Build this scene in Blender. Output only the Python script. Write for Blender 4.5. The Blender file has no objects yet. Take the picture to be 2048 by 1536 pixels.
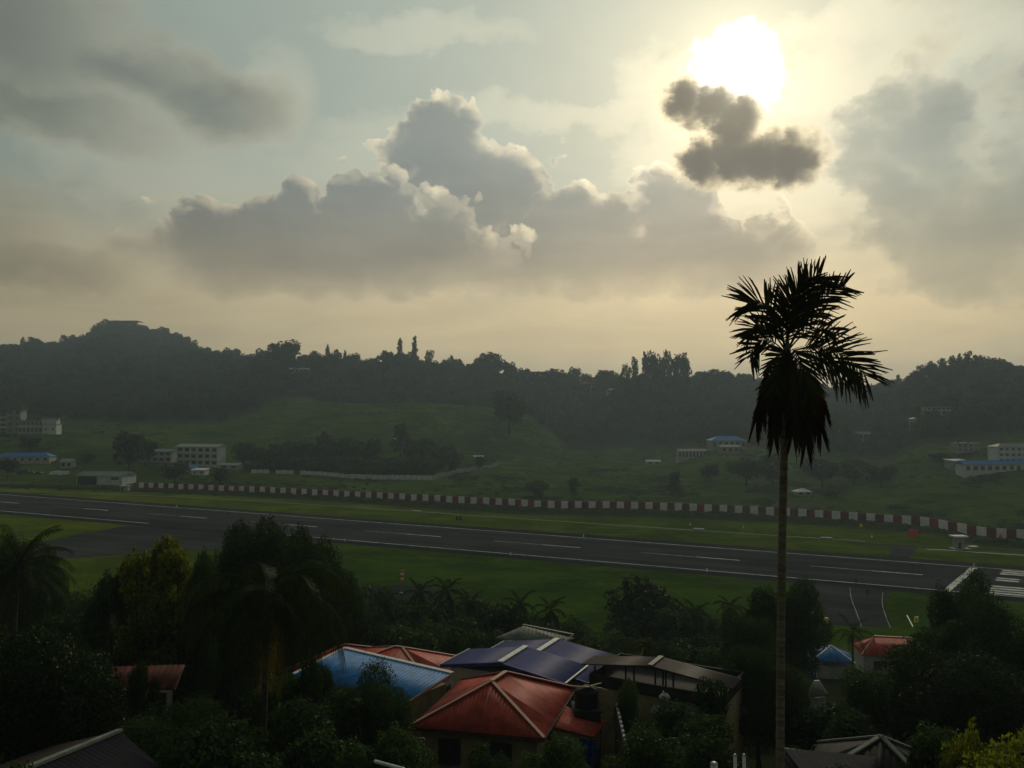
import bpy, bmesh, math, random
import numpy as np
from mathutils import Vector, Matrix

# ------------------------------------------------------------------ camera
IW, IH, FPX, CZ = 2048, 1536, 1595.0, 40.943
PITCH = math.atan((840 - IH / 2) / FPX)
CP, SP = math.cos(PITCH), math.sin(PITCH)
scene = bpy.context.scene
COL = scene.collection
cam_data = bpy.data.cameras.new('camera')
cam_data.sensor_width = 36.0
cam_data.lens = FPX / IW * 36.0
cam_data.clip_start = 0.5
cam_data.clip_end = 20000
cam = bpy.data.objects.new('camera', cam_data)
COL.objects.link(cam)
cam.location = (0, 0, CZ)
cam.rotation_euler = (math.pi / 2 + PITCH, 0, 0)
scene.camera = cam

# ------------------------------------------------------------------ view / render settings
scene.view_settings.view_transform = 'Standard'
scene.view_settings.look = 'None'
scene.view_settings.gamma = 1.0
scene.view_settings.exposure = 0.12
scene.view_settings.use_curve_mapping = False
scene.cycles.use_denoising = True
scene.cycles.max_bounces = 6
scene.cycles.diffuse_bounces = 3
scene.cycles.transmission_bounces = 4
scene.cycles.volume_bounces = 0
scene.cycles.transparent_max_bounces = 6
scene.cycles.sample_clamp_indirect = 4.0


def ray(px, py):
    x = (px - IW / 2) / FPX
    u = -(py - IH / 2) / FPX
    return Vector((x, CP - u * SP, SP + u * CP))


def pt(px, py, Y):
    r = ray(px, py)
    t = Y / r.y
    return Vector((r.x * t, Y, CZ + r.z * t))


def atz(px, py, zr):
    r = ray(px, py)
    t = zr / r.z
    return Vector((r.x * t, r.y * t, CZ + zr))


# ------------------------------------------------------------------ node helpers
class X:
    """a node socket with arithmetic"""
    tree = None

    def __init__(s, sock):
        s.s = sock

    @staticmethod
    def m(op, *a, clamp=False):
        n = X.tree.nodes.new('ShaderNodeMath')
        n.operation = op
        n.use_clamp = clamp
        for i, v in enumerate(a):
            if isinstance(v, X):
                X.tree.links.new(v.s, n.inputs[i])
            else:
                n.inputs[i].default_value = v
        return X(n.outputs[0])

    def __add__(a, b): return X.m('ADD', a, b)
    __radd__ = __add__
    def __sub__(a, b): return X.m('SUBTRACT', a, b)
    def __rsub__(a, b): return X.m('SUBTRACT', b, a)
    def __mul__(a, b): return X.m('MULTIPLY', a, b)
    __rmul__ = __mul__
    def __truediv__(a, b): return X.m('DIVIDE', a, b)


def smooth(x, a, b):
    n = X.tree.nodes.new('ShaderNodeMapRange')
    n.interpolation_type = 'SMOOTHSTEP'
    X.tree.links.new(x.s, n.inputs['Value'])
    n.inputs['From Min'].default_value = a
    n.inputs['From Max'].default_value = b
    return X(n.outputs['Result'])


def vcomb(x, y, z=0.0):
    n = X.tree.nodes.new('ShaderNodeCombineXYZ')
    for i, v in enumerate((x, y, z)):
        if isinstance(v, X):
            X.tree.links.new(v.s, n.inputs[i])
        else:
            n.inputs[i].default_value = v
    return X(n.outputs[0])


def vmath(op, a, b=None):
    n = X.tree.nodes.new('ShaderNodeVectorMath')
    n.operation = op
    for i, v in enumerate((a, b)):
        if v is None:
            continue
        if isinstance(v, X):
            X.tree.links.new(v.s, n.inputs[i])
        else:
            n.inputs[i].default_value = v
    return X(n.outputs['Value'] if op in ('DOT_PRODUCT', 'LENGTH') else n.outputs[0])


def noise(vec, scale, detail=6, rough=0.55, dist=0.0):
    n = X.tree.nodes.new('ShaderNodeTexNoise')
    X.tree.links.new(vec.s, n.inputs['Vector'])
    n.inputs['Scale'].default_value = scale
    n.inputs['Detail'].default_value = detail
    n.inputs['Roughness'].default_value = rough
    n.inputs['Distortion'].default_value = dist
    return X(n.outputs['Fac']), X(n.outputs['Color'])


def mixc(f, a, b):
    n = X.tree.nodes.new('ShaderNodeMix')
    n.data_type = 'RGBA'
    n.clamp_factor = True
    for i, v in ((0, f), (6, a), (7, b)):
        if isinstance(v, X):
            X.tree.links.new(v.s, n.inputs[i])
        elif i == 0:
            n.inputs[i].default_value = v
        else:
            n.inputs[i].default_value = (*v, 1)
    return X(n.outputs[2])


def cscale(c, k):
    """colour (X or rgb) times scalar k"""
    n = X.tree.nodes.new('ShaderNodeVectorMath')
    n.operation = 'SCALE'
    if isinstance(c, X):
        X.tree.links.new(c.s, n.inputs[0])
    else:
        n.inputs[0].default_value = c
    if isinstance(k, X):
        X.tree.links.new(k.s, n.inputs['Scale'])
    else:
        n.inputs['Scale'].default_value = k
    return X(n.outputs[0])


def cadd(a, b):
    return vmath('ADD', a, b)


def srgb(r, g, b):
    def f(c):
        c /= 255
        return c / 12.92 if c <= 0.04045 else ((c + 0.055) / 1.055) ** 2.4
    return (f(r), f(g), f(b))


# ------------------------------------------------------------------ world: hazy evening sky with clouds
SUN = ray(1472, 146).normalized()
SUN_EL = math.asin(SUN.z)
SUN_AZ = math.atan2(SUN.x, SUN.y)


def azel(px, py):
    d = ray(px, py).normalized()
    return math.atan2(d.x, d.y), math.asin(d.z)


world = bpy.data.worlds.new('World')
scene.world = world
world.use_nodes = True
wt = world.node_tree
wt.nodes.clear()
X.tree = wt
SKY_STRENGTH = 0.1
tc = wt.nodes.new('ShaderNodeTexCoord')
D = vmath('NORMALIZE', X(tc.outputs['Generated']))
sx = wt.nodes.new('ShaderNodeSeparateXYZ')
wt.links.new(D.s, sx.inputs[0])
dx, dy, dz = (X(o) for o in sx.outputs)
az = X.m('ARCTAN2', dx, dy)
el = X.m('ARCSINE', dz)
gam = X.m('ARCCOSINE', X.m('MINIMUM', vmath('DOT_PRODUCT', D, tuple(SUN)), 0.99999))
glow = lambda s: X.m('EXPONENT', gam * (-1.0 / s))

nv = vmath('MULTIPLY', D, (1, 1, 1.5))
n_big, _ = noise(nv, 3.6, 4, 0.55)
n_mid, c_mid = noise(nv, 8.5, 6, 0.60)
n_fine, c_fine = noise(nv, 34.0, 4, 0.62)
n_streak, _ = noise(vmath('MULTIPLY', D, (1, 1, 5.0)), 4.2, 4, 0.6, 0.5)
AE = vcomb(az, el)


def warped(w_mid, w_fine):
    """azimuth and elevation pushed about by the noise, so that cloud outlines billow"""
    a = vmath('MULTIPLY', vmath('SUBTRACT', c_mid, (0.5, 0.5, 0.5)), (w_mid, w_mid * 0.8, 0))
    b = vmath('MULTIPLY', vmath('SUBTRACT', c_fine, (0.5, 0.5, 0.5)), (w_fine, w_fine, 0))
    return vmath('ADD', vmath('ADD', AE, a), b)


def puffs(P, scale, detail):
    """rounded cauliflower heads"""
    n = wt.nodes.new('ShaderNodeTexVoronoi')
    n.voronoi_dimensions = '2D'
    n.feature = 'SMOOTH_F1'
    n.inputs['Scale'].default_value = scale
    n.inputs['Detail'].default_value = detail
    n.inputs['Roughness'].default_value = 0.55
    n.inputs['Smoothness'].default_value = 0.35
    wt.links.new(P.s, n.inputs['Vector'])
    return X(n.outputs['Distance'])


P_soft = warped(0.14, 0.016)
P_bank = warped(0.055, 0.016)
P_small = warped(0.030, 0.014)
puff = puffs(P_bank, 17.0, 2.0)
puff_s = puffs(P_small, 42.0, 1.0)


def field(P, blobs, k=0.22):
    """smooth union of soft ellipses on the sky (azimuth, elevation)"""
    F = None
    for (px, py, rx, ry) in blobs:
        ca, ce = azel(px, py)
        sx_, sy_ = FPX / rx * 0.93, FPX / ry * 0.93
        n = wt.nodes.new('ShaderNodeVectorMath')
        n.operation = 'MULTIPLY_ADD'
        wt.links.new(P.s, n.inputs[0])
        n.inputs[1].default_value = (sx_, sy_, 0)
        n.inputs[2].default_value = (-ca * sx_, -ce * sy_, 0)
        f = vmath('LENGTH', X(n.outputs[0]))
        F = f if F is None else X.m('SMOOTH_MIN', F, f, k)
    return 1.0 - F


def shade(c, m, rgb):
    """darken c by the tint rgb where m"""
    return mixc(m, c, vmath('MULTIPLY', c, rgb))


SOFT = [  # upper left bank, lower left bank and clouds beyond the frame
    (-40, 60, 260, 190), (250, 130, 190, 75), (420, 185, 150, 70), (60, 235, 250, 62),
    (30, 530, 230, 52), (-350, 430, 330, 160),
    (-800, -250, 600, 300), (450, -380, 500, 150), (2800, -200, 500, 300), (3200, 500, 600, 220),
]
RIGHT = [(1960, 460, 270, 130), (1850, 260, 120, 130), (2300, 360, 330, 220), (1800, 400, 120, 90)]
BACK = [(880, 310, 120, 95), (970, 400, 160, 105), (1130, 475, 210, 95), (1340, 430, 100, 80), (1420, 490, 150, 85), (1490, 525, 110, 58), (1000, 500, 300, 80), (1250, 515, 240, 62)]
FRONT = [(450, 490, 140, 80), (590, 455, 140, 88), (735, 432, 130, 88), (850, 480, 170, 85), (660, 505, 320, 70)]
SMALL = [(1368, 205, 40, 42), (1425, 212, 56, 42), (1484, 232, 42, 40), (1468, 272, 46, 42), (1402, 326, 40, 44), (1462, 318, 60, 44), (1515, 316, 64, 44), (1575, 320, 66, 46)]
VEIL = [(1370, 270, 130, 140), (1660, 170, 110, 80), (1540, 390, 240, 90), (1720, 40, 150, 50), (330, 330, 280, 90),
        (530, 190, 90, 110), (700, 330, 280, 80), (830, 62, 230, 34), (1130, 225, 260, 28), (1980, 60, 260, 60)]

# clear sky behind everything
sky = wt.nodes.new('ShaderNodeTexSky')
sky.sky_type = 'NISHITA'
sky.sun_disc = False
sky.sun_elevation = SUN_EL
sky.sun_rotation = SUN_AZ
sky.air_density = 1.6
sky.dust_density = 4.0
sky.ozone_density = 1.5
K = 1.0 / SKY_STRENGTH
nish = X(sky.outputs[0])
gA, gB, gC = glow(0.042), glow(0.14), glow(0.40)
gE = X.m('EXPONENT', gam * gam * -1.1)
# high haze that whitens the blue, warm towards the horizon and brighter towards the sun
low = cscale((1.0, 0.78, 0.43), (0.14 + 0.62 * gE) * K)
high = cscale(srgb(152, 164, 153), (0.22 + 0.95 * gE) * K)
base = mixc(0.92, nish, mixc(smooth(el, 0.10, 0.31), low, high))
base = cadd(base, cscale((1.0, 0.86, 0.50), gB * (0.05 * K)))
st = smooth(n_streak, 0.38, 0.68)
base = shade(base, st * (1.0 - smooth(el, 0.16, 0.42)), (0.86, 0.87, 0.90))
base = cscale(base, 0.91 + 0.18 * n_mid)


def layer(col, tau, amb, glint):
    """cloud of optical depth tau: veils what is behind, glows where thin, grey where thick"""
    e = X.m('EXPONENT', tau * -1.0)
    out = cadd(cscale(col, e), cscale(amb, 1.0 - e))
    return cadd(out, cscale(glint, tau * e))


def pos(x):
    return X.m('MAXIMUM', x, 0.0)


warm = cscale((1.0, 0.80, 0.47), (0.05 + 0.30 * gE + 0.42 * gB + 0.5 * gA) * K)

# thin creamy veils
Fv = field(P_soft, VEIL, 0.3) + (n_mid - 0.5) * 1.2
col = layer(base, pos(Fv + 0.08) * 1.1, cscale(base, 0.97), warm)

# soft banks: ragged, cream at the edges, grey in their depth
amb_soft = vmath('MULTIPLY', base, (0.53, 0.53, 0.54))
Fsoft = field(P_soft, SOFT, 0.3) + (n_big - 0.5) * 0.9 + (n_mid - 0.5) * 1.1 + (n_fine - 0.5) * 0.25
col = layer(col, pos(Fsoft + 0.05) * 3.4, cscale(amb_soft, 0.76 + 0.48 * n_mid), cscale(warm, 1.0))
Fr = field(P_soft, RIGHT, 0.3) + (n_mid - 0.5) * 1.0 + (0.42 - puff) * 0.40
amb_r = vmath('MULTIPLY', base, (0.56, 0.59, 0.64))
col = layer(col, pos(Fr + 0.06) * 6.5, cscale(amb_r, 0.88 + 0.28 * n_mid), cscale(warm, 0.7))

# sun behind thin cloud: white core and warm aureole
core = smooth(gam + (n_fine - 0.5) * 0.036 + (puff_s - 0.4) * 0.016, 0.064, 0.034)
col = cadd(col, cscale((1.0, 0.86, 0.50), gA * (0.45 * K)))

# billows lit from the sun side: the heads catch light where they face it
lit_b = pos(puffs(vmath('ADD', P_bank, (0.010, 0.014, 0)), 17.0, 2.0) - puff)


def bank(col, blobs, dark, rim_k):
    up = smooth(el, 0.180, 0.240)                      # crisp heads, melting bases
    F0 = field(P_bank, blobs) + 0.24
    F = F0 - pos(F0 * -1.0) * 2.5 + (n_mid - 0.5) * 0.30 + (0.40 - puff) * (0.22 + 0.40 * up) + (n_fine - 0.5) * (0.08 + 0.14 * up)
    tau = pos(F) * (3.6 + 12.0 * up)
    amb = cscale(vmath('MULTIPLY', base, dark), 0.84 + 0.30 * n_mid + 0.16 * smooth(el, 0.16, 0.36))
    head = (1.0 - smooth(F, 0.10, 0.60)) * up
    amb = cadd(amb, cscale(warm, lit_b * head * 2.6))
    return layer(col, tau, amb, cscale(warm, (0.35 + 1.05 * up) * rim_k))


col = bank(col, BACK, (0.525, 0.525, 0.575), 1.05)
col = bank(col, FRONT, (0.54, 0.535, 0.59), 1.0)

# small dark cloud in front of the sun's lower edge
Fs = field(P_small, SMALL, 0.2) + 0.44 + (0.38 - puff_s) * 0.30 + (n_fine - 0.5) * 0.75 + (n_mid - 0.5) * 0.35
tau_s = pos(Fs) * pos(Fs) * 8.0
sbody = cscale(srgb(110, 103, 91), (0.66 + 0.9 * gA + 0.50 * n_mid + 0.25 * n_fine) * K)
col = layer(col, tau_s, sbody, cscale((1.0, 0.80, 0.46), (0.55 + 1.1 * gB + 1.2 * gA) * K))
thru = X.m('EXPONENT', tau_s * -0.55)
col = cadd(col, cscale((1.0, 0.94, 0.74), core * thru * (2.6 * K)))
col = cadd(col, cscale((1.0, 0.84, 0.48), gA * (0.35 + 0.65 * thru) * (0.55 * K)))

world.cycles.sampling_method = 'MANUAL'
world.cycles.sample_map_resolution = 512
bg = wt.nodes.new('ShaderNodeBackground')
bg.inputs['Strength'].default_value = SKY_STRENGTH
wt.links.new(col.s, bg.inputs['Color'])
wo = wt.nodes.new('ShaderNodeOutputWorld')
wt.links.new(bg.outputs[0], wo.inputs['Surface'])

# ------------------------------------------------------------------ sun lamp (veiled by thin cloud)
sl = bpy.data.lights.new('sun', 'SUN')
sl.energy = 1.0
sl.angle = math.radians(10)
sl.color = (1.0, 0.86, 0.62)
so = bpy.data.objects.new('sun', sl)
COL.objects.link(so)
so.location = (300, 900, 700)
so.rotation_euler = (-SUN).to_track_quat('-Z', 'Y').to_euler()

# ================================================================== ground
PA, PB = -0.0238628, -0.00048561
DEPTHS = np.concatenate([np.arange(-200, 2500, 4.0), np.arange(2500, 6001, 50.0)])
FORE = [(-200, -4), (0, -9), (12, -10.5), (30, -16.5), (45, -21), (60, -24.5), (80, -29.5), (115, -36.3), (140, -39.8)]
FARC = {
    -900: [(480, 0), (560, 880), (700, 830), (1000, 760), (1300, 715), (1700, 705), (2300, 780)],
    0: [(470, 0), (520, 935), (560, 880), (620, 865), (720, 840), (900, 790), (1150, 735), (1400, 712), (1700, 712), (2200, 780)],
    130: [(470, 0), (520, 935), (570, 872), (640, 860), (800, 815), (1100, 745), (1400, 703), (1550, 700), (1900, 770)],
    230: [(440, 0), (500, 935), (580, 885), (660, 855), (850, 800), (1150, 735), (1450, 682), (1600, 660), (1680, 662), (2100, 760)],
    330: [(445, 0), (490, 935), (560, 905), (680, 850), (850, 800), (1100, 742), (1400, 700), (1600, 680), (1750, 700), (2100, 770)],
    430: [(435, 0), (480, 945), (560, 915), (680, 850), (850, 800), (1000, 764), (1200, 726), (1500, 722), (2000, 800)],
    560: [(430, 0), (480, 948), (550, 930), (620, 880), (720, 840), (800, 805), (1000, 738), (1100, 726), (1500, 800)],
    700: [(430, 0), (480, 955), (540, 935), (600, 890), (700, 830), (760, 808), (800, 806), (850, 812), (880, 800), (1000, 746), (1080, 740), (1400, 800)],
    830: [(420, 0), (480, 962), (540, 940), (600, 895), (700, 828), (760, 803), (800, 803), (860, 815), (900, 800), (1000, 746), (1060, 737), (1400, 810)],
    950: [(420, 0), (500, 962), (580, 935), (640, 900), (720, 840), (780, 812), (820, 815), (880, 822), (920, 805), (1010, 755), (1060, 748), (1400, 810)],
    1050: [(420, 0), (500, 965), (600, 930), (680, 890), (760, 835), (800, 825), (850, 830), (900, 820), (1000, 770), (1060, 764), (1400, 815)],
    1150: [(415, 0), (520, 958), (640, 925), (720, 900), (780, 882), (830, 870), (900, 835), (1000, 778), (1060, 770), (1400, 815)],
    1300: [(420, 0), (520, 962), (640, 930), (700, 915), (760, 890), (850, 840), (950, 780), (1000, 766), (1300, 815)],
    1450: [(410, 0), (520, 955), (560, 920), (620, 900), (700, 870), (800, 825), (900, 783), (980, 770), (1300, 820)],
    1600: [(400, 0), (480, 980), (540, 945), (600, 915), (700, 880), (800, 830), (900, 800), (980, 792), (1300, 830)],
    1750: [(390, 0), (450, 990), (520, 950), (600, 915), (680, 865), (760, 820), (860, 792), (920, 786), (1300, 830)],
    1870: [(370, 0), (420, 990), (470, 950), (540, 895), (620, 850), (720, 795), (800, 756), (860, 752), (1200, 805)],
    2048: [(345, 0), (400, 990), (450, 955), (520, 890), (600, 840), (700, 788), (780, 756), (840, 752), (1200, 805)],
    2900: [(345, 0), (400, 980), (450, 940), (520, 880), (600, 830), (700, 780), (780, 750), (840, 748), (1200, 805)],
}
COLS = np.array(sorted(FARC), float)
TAB = np.zeros((len(COLS), len(DEPTHS)))


def gauss(v, s):
    k = np.exp(-0.5 * (np.arange(-12, 13) / s) ** 2)
    k /= k.sum()
    return np.convolve(np.pad(v, 12, mode='edge'), k, 'valid')


for i, c in enumerate(COLS):
    ys, ds = [], []
    for Y, zr in FORE:
        ys.append(Y)
        xw = (c - 1024) / FPX * max(Y, 40)
        ds.append(zr + CZ - (PA * min(max(xw, -40), 40) + PB * Y))
    ys += [152, FARC[c][0][0]]
    ds += [0, 0]
    for Y, yp in FARC[c][1:]:
        q = pt(c, yp, Y)
        ys.append(Y)
        ds.append(q.z - (PA * q.x + PB * q.y))
    ys += [3200, 6000]
    ds += [0, -10]
    v = np.interp(DEPTHS, ys, ds)
    TAB[i] = gauss(v, 2.6)
    flat = (DEPTHS > 166) & (DEPTHS < FARC[c][0][0] - 14)
    TAB[i][flat] = 0


def plane(x, y):
    return PA * x + PB * y


def fade(x, y):
    """0 on the levelled airfield, 1 elsewhere"""
    px = 1024 + FPX * x / np.maximum(y, 30)
    far = np.interp(px, COLS, [FARC[c][0][0] for c in COLS])
    a = np.clip((150 - y) / 20, 0, 1)
    b = np.clip((y - far - 5) / 40, 0, 1)
    return np.maximum(a, b)


def hnoise(x, y):
    return (np.sin(x * 0.11 + 1.3 * np.sin(y * 0.05)) * np.cos(y * 0.13 + x * 0.03) * 0.35
            + np.sin(x * 0.031 + 2.1) * np.sin(y * 0.027 + 0.7 + x * 0.011) * 1.1)


def ground_np(x, y):
    x = np.asarray(x, float)
    y = np.asarray(y, float)
    px = np.clip(1024 + FPX * x / np.maximum(y, 30), COLS[0], COLS[-1])
    ci = np.clip(np.searchsorted(COLS, px) - 1, 0, len(COLS) - 2)
    t = (px - COLS[ci]) / (COLS[ci + 1] - COLS[ci])
    t = t * t * (3 - 2 * t)
    di = np.clip(np.searchsorted(DEPTHS, y) - 1, 0, len(DEPTHS) - 2)
    s = np.clip((y - DEPTHS[di]) / (DEPTHS[di + 1] - DEPTHS[di]), 0, 1)
    d0 = TAB[ci, di] * (1 - s) + TAB[ci, di + 1] * s
    d1 = TAB[ci + 1, di] * (1 - s) + TAB[ci + 1, di + 1] * s
    return plane(np.clip(x, -900, 900), y) + d0 * (1 - t) + d1 * t + fade(x, y) * hnoise(x, y) * np.clip(y / 300, 0.15, 1.5)


def gz(x, y):
    return float(ground_np(np.array([x]), np.array([y]))[0])


def on(px, Y):
    """point of the ground at depth Y under image column px"""
    x = (px - 1024) / FPX * Y
    for _ in range(4):
        z = gz(x, Y)
        x = (px - 1024) / FPX * (Y * CP + (z - CZ) * SP)
    return Vector((x, Y, gz(x, Y)))


def air(px, py):
    """point of the airfield plane seen at a pixel"""
    r = ray(px, py)
    t = -CZ / (r.z - PA * r.x - PB * r.y)
    return Vector((r.x * t, r.y * t, CZ + r.z * t))


# ================================================================== materials
MATS = {}


def mat_begin(name):
    m = bpy.data.materials.new(name)
    m.use_nodes = True
    t = m.node_tree
    t.nodes.clear()
    X.tree = t
    out = t.nodes.new('ShaderNodeOutputMaterial')
    MATS[name] = m
    return m, t, out


def tex_obj():
    n = X.tree.nodes.new('ShaderNodeTexCoord')
    return X(n.outputs['Object'])


def tex_pos():
    n = X.tree.nodes.new('ShaderNodeNewGeometry')
    return X(n.outputs['Position'])


def plain(name, c, rough=0.7, var=0.25, scale=3.0, metal=0.0, spec=0.12, bump=0.0, c2=None, world=False, stretch=None):
    """a painted / plaster / metal surface with stains and slight relief"""
    m, t, out = mat_begin(name)
    v = tex_pos() if world else tex_obj()
    if stretch:
        v = vmath('MULTIPLY', v, stretch)
    n1, _ = noise(v, scale, 5, 0.62)
    n2, _ = noise(v, scale * 7, 3, 0.6)
    f = smooth(n1 * 0.7 + n2 * 0.3, 0.32, 0.68)
    lo = c2 if c2 else tuple(k * (1 - var) for k in c)
    hi = tuple(min(1, k * (1 + var * 0.5)) for k in c)
    cc = mixc(f, lo, hi)
    p = t.nodes.new('ShaderNodeBsdfPrincipled')
    t.links.new(cc.s, p.inputs['Base Color'])
    r = rough + (n2 - 0.5) * 0.25
    t.links.new(r.s, p.inputs['Roughness'])
    p.inputs['Metallic'].default_value = metal
    p.inputs['Specular IOR Level'].default_value = spec
    if bump:
        b = t.nodes.new('ShaderNodeBump')
        b.inputs['Strength'].default_value = bump
        b.inputs['Distance'].default_value = 0.05
        t.links.new(n2.s, b.inputs['Height'])
        t.links.new(b.outputs[0], p.inputs['Normal'])
    t.links.new(p.outputs[0], out.inputs['Surface'])
    return m


def leafy(name, dark, light, trans, tcol, gloss=0.12, scale=0.9):
    m, t, out = mat_begin(name)
    v = tex_obj()
    n1, _ = noise(v, scale, 3, 0.5)
    g = t.nodes.new('ShaderNodeNewGeometry')
    isl = X(g.outputs['Random Per Island'])
    oi = t.nodes.new('ShaderNodeObjectInfo')
    f = smooth(n1 * 0.45 + isl * 0.30 + X(oi.outputs['Random']) * 0.25, 0.28, 0.72)
    cc = mixc(f, dark, light)
    d = t.nodes.new('ShaderNodeBsdfDiffuse')
    t.links.new(cc.s, d.inputs['Color'])
    tr = t.nodes.new('ShaderNodeBsdfTranslucent')
    tc_ = cscale(tcol, 0.5 + f)
    t.links.new(tc_.s, tr.inputs['Color'])
    gl = t.nodes.new('ShaderNodeBsdfGlossy')
    gl.inputs['Roughness'].default_value = 0.42
    gl.inputs['Color'].default_value = (0.8, 0.8, 0.75, 1)
    m1 = t.nodes.new('ShaderNodeMixShader')
    m1.inputs[0].default_value = trans
    t.links.new(d.outputs[0], m1.inputs[1])
    t.links.new(tr.outputs[0], m1.inputs[2])
    m2 = t.nodes.new('ShaderNodeMixShader')
    m2.inputs[0].default_value = gloss * 0.12
    t.links.new(m1.outputs[0], m2.inputs[1])
    t.links.new(gl.outputs[0], m2.inputs[2])
    t.links.new(m2.outputs[0], out.inputs['Surface'])
    return m


leafy('leaf_dark', (0.010, 0.022, 0.008), (0.030, 0.055, 0.018), 0.25, (0.040, 0.075, 0.012))
leafy('leaf_green', (0.016, 0.038, 0.010), (0.045, 0.085, 0.022), 0.30, (0.060, 0.110, 0.016))
leafy('leaf_yellow', (0.024, 0.046, 0.006), (0.105, 0.135, 0.016), 0.48, (0.190, 0.210, 0.014))
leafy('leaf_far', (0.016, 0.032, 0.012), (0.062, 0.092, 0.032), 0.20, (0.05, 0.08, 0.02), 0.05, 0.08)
leafy('leaf_palm', (0.008, 0.018, 0.005), (0.022, 0.038, 0.010), 0.25, (0.045, 0.065, 0.010), 0.06)
leafy('leaf_scrub', (0.034, 0.062, 0.012), (0.066, 0.100, 0.022), 0.45, (0.08, 0.11, 0.02), 0.0, 0.15)
leafy('leaf_palm_dry', (0.045, 0.045, 0.012), (0.120, 0.095, 0.020), 0.35, (0.15, 0.11, 0.015), 0.25)
leafy('leaf_areca', (0.010, 0.016, 0.006), (0.022, 0.030, 0.010), 0.16, (0.05, 0.042, 0.010), 0.05)
leafy('leaf_areca_dead', (0.016, 0.012, 0.008), (0.030, 0.022, 0.012), 0.12, (0.06, 0.03, 0.010), 0.08)
plain('bark', (0.055, 0.045, 0.034), 0.9, 0.5, 4, spec=0.15, bump=0.6)
plain('bark_palm', (0.085, 0.072, 0.055), 0.85, 0.45, 5, spec=0.2, bump=0.5)
plain('bark_areca', (0.20, 0.18, 0.13), 0.85, 0.55, 1.6, spec=0.1, bump=0.5, stretch=(1, 1, 7))
plain('crownshaft', (0.05, 0.075, 0.028), 0.6, 0.3, 3)
plain('rachis', (0.05, 0.06, 0.022), 0.55, 0.3, 3)
plain('roof_red', (0.40, 0.062, 0.040), 0.62, 0.45, 1.6, spec=0.14)
plain('roof_red_cap', (0.40, 0.15, 0.09), 0.32, 0.2, 2, spec=0.5)
plain('roof_blue', (0.040, 0.185, 0.450), 0.62, 0.45, 1.6, spec=0.14)
plain('roof_navy', (0.030, 0.045, 0.190), 0.62, 0.45, 1.6, spec=0.14)
plain('cap_white', (0.60, 0.60, 0.58), 0.35, 0.25, 3, spec=0.5)
plain('roof_grey', (0.16, 0.18, 0.155), 0.62, 0.45, 1.6, spec=0.14)
plain('roof_rust', (0.15, 0.050, 0.038), 0.75, 0.5, 1.5)
plain('roof_slate', (0.013, 0.015, 0.021), 0.8, 0.35, 1.2, spec=0.04)
plain('roof_stone', (0.034, 0.032, 0.028), 0.8, 0.35, 1.2)
plain('roof_brown', (0.034, 0.021, 0.018), 0.65, 0.35, 1.2)
plain('wall_yellow', (0.34, 0.27, 0.14), 0.85, 0.3, 1.3, bump=0.1)
plain('wall_cream', (0.42, 0.40, 0.34), 0.85, 0.3, 1.0, bump=0.1)
plain('wall_white', (0.62, 0.62, 0.60), 0.85, 0.25, 0.6)
plain('wall_grey', (0.30, 0.31, 0.30), 0.85, 0.3, 0.6)
plain('concrete', (0.34, 0.33, 0.31), 0.9, 0.35, 0.8, bump=0.2)
plain('wood_dark', (0.06, 0.045, 0.032), 0.8, 0.4, 3)
plain('wood_pale', (0.34, 0.28, 0.20), 0.75, 0.35, 3)
plain('dark_opening', (0.018, 0.019, 0.021), 0.6, 0.3, 1)
plain('black_plastic', (0.012, 0.012, 0.013), 0.5, 0.2, 2)
plain('blue_plastic', (0.015, 0.035, 0.16), 0.35, 0.3, 3, spec=0.5)
plain('metal_grey', (0.30, 0.30, 0.30), 0.45, 0.3, 3, metal=0.4)
plain('paint_white', (0.64, 0.64, 0.60), 0.9, 0.5, 0.35, world=True, spec=0.0)
plain('paint_worn', (0.30, 0.30, 0.28), 0.9, 0.55, 0.3, world=True, c2=(0.10, 0.10, 0.095))
plain('panel_white', (0.86, 0.81, 0.78), 0.85, 0.16, 0.5, world=True)
plain('panel_red', (0.18, 0.030, 0.026), 0.85, 0.35, 0.5, world=True)
plain('panel_red_bright', (0.30, 0.036, 0.034), 0.85, 0.25, 0.5, world=True)
plain('sign_red', (0.75, 0.045, 0.05), 0.5, 0.15, 1)
plain('sign_yellow', (0.85, 0.70, 0.03), 0.5, 0.12, 1)
plain('cloth_dark', (0.03, 0.03, 0.04), 0.9, 0.3, 6)
plain('cloth_blue', (0.03, 0.04, 0.08), 0.9, 0.3, 6)
plain('skin', (0.16, 0.09, 0.06), 0.6, 0.2, 6)
plain('orange_cloth', (0.70, 0.13, 0.05), 0.8, 0.15, 3)
plain('white_cloth', (0.72, 0.70, 0.66), 0.8, 0.15, 3)
plain('rubber', (0.02, 0.02, 0.02), 0.8, 0.2, 3)
plain('car_white', (0.65, 0.65, 0.65), 0.25, 0.1, 1, spec=0.5)
plain('car_dark', (0.03, 0.035, 0.045), 0.25, 0.1, 1, spec=0.5)


def m_glass(name='glass'):
    m, t, out = mat_begin(name)
    p = t.nodes.new('ShaderNodeBsdfPrincipled')
    p.inputs['Base Color'].default_value = (0.03, 0.035, 0.04, 1)
    p.inputs['Roughness'].default_value = 0.12
    t.links.new(p.outputs[0], out.inputs['Surface'])


m_glass()


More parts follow.
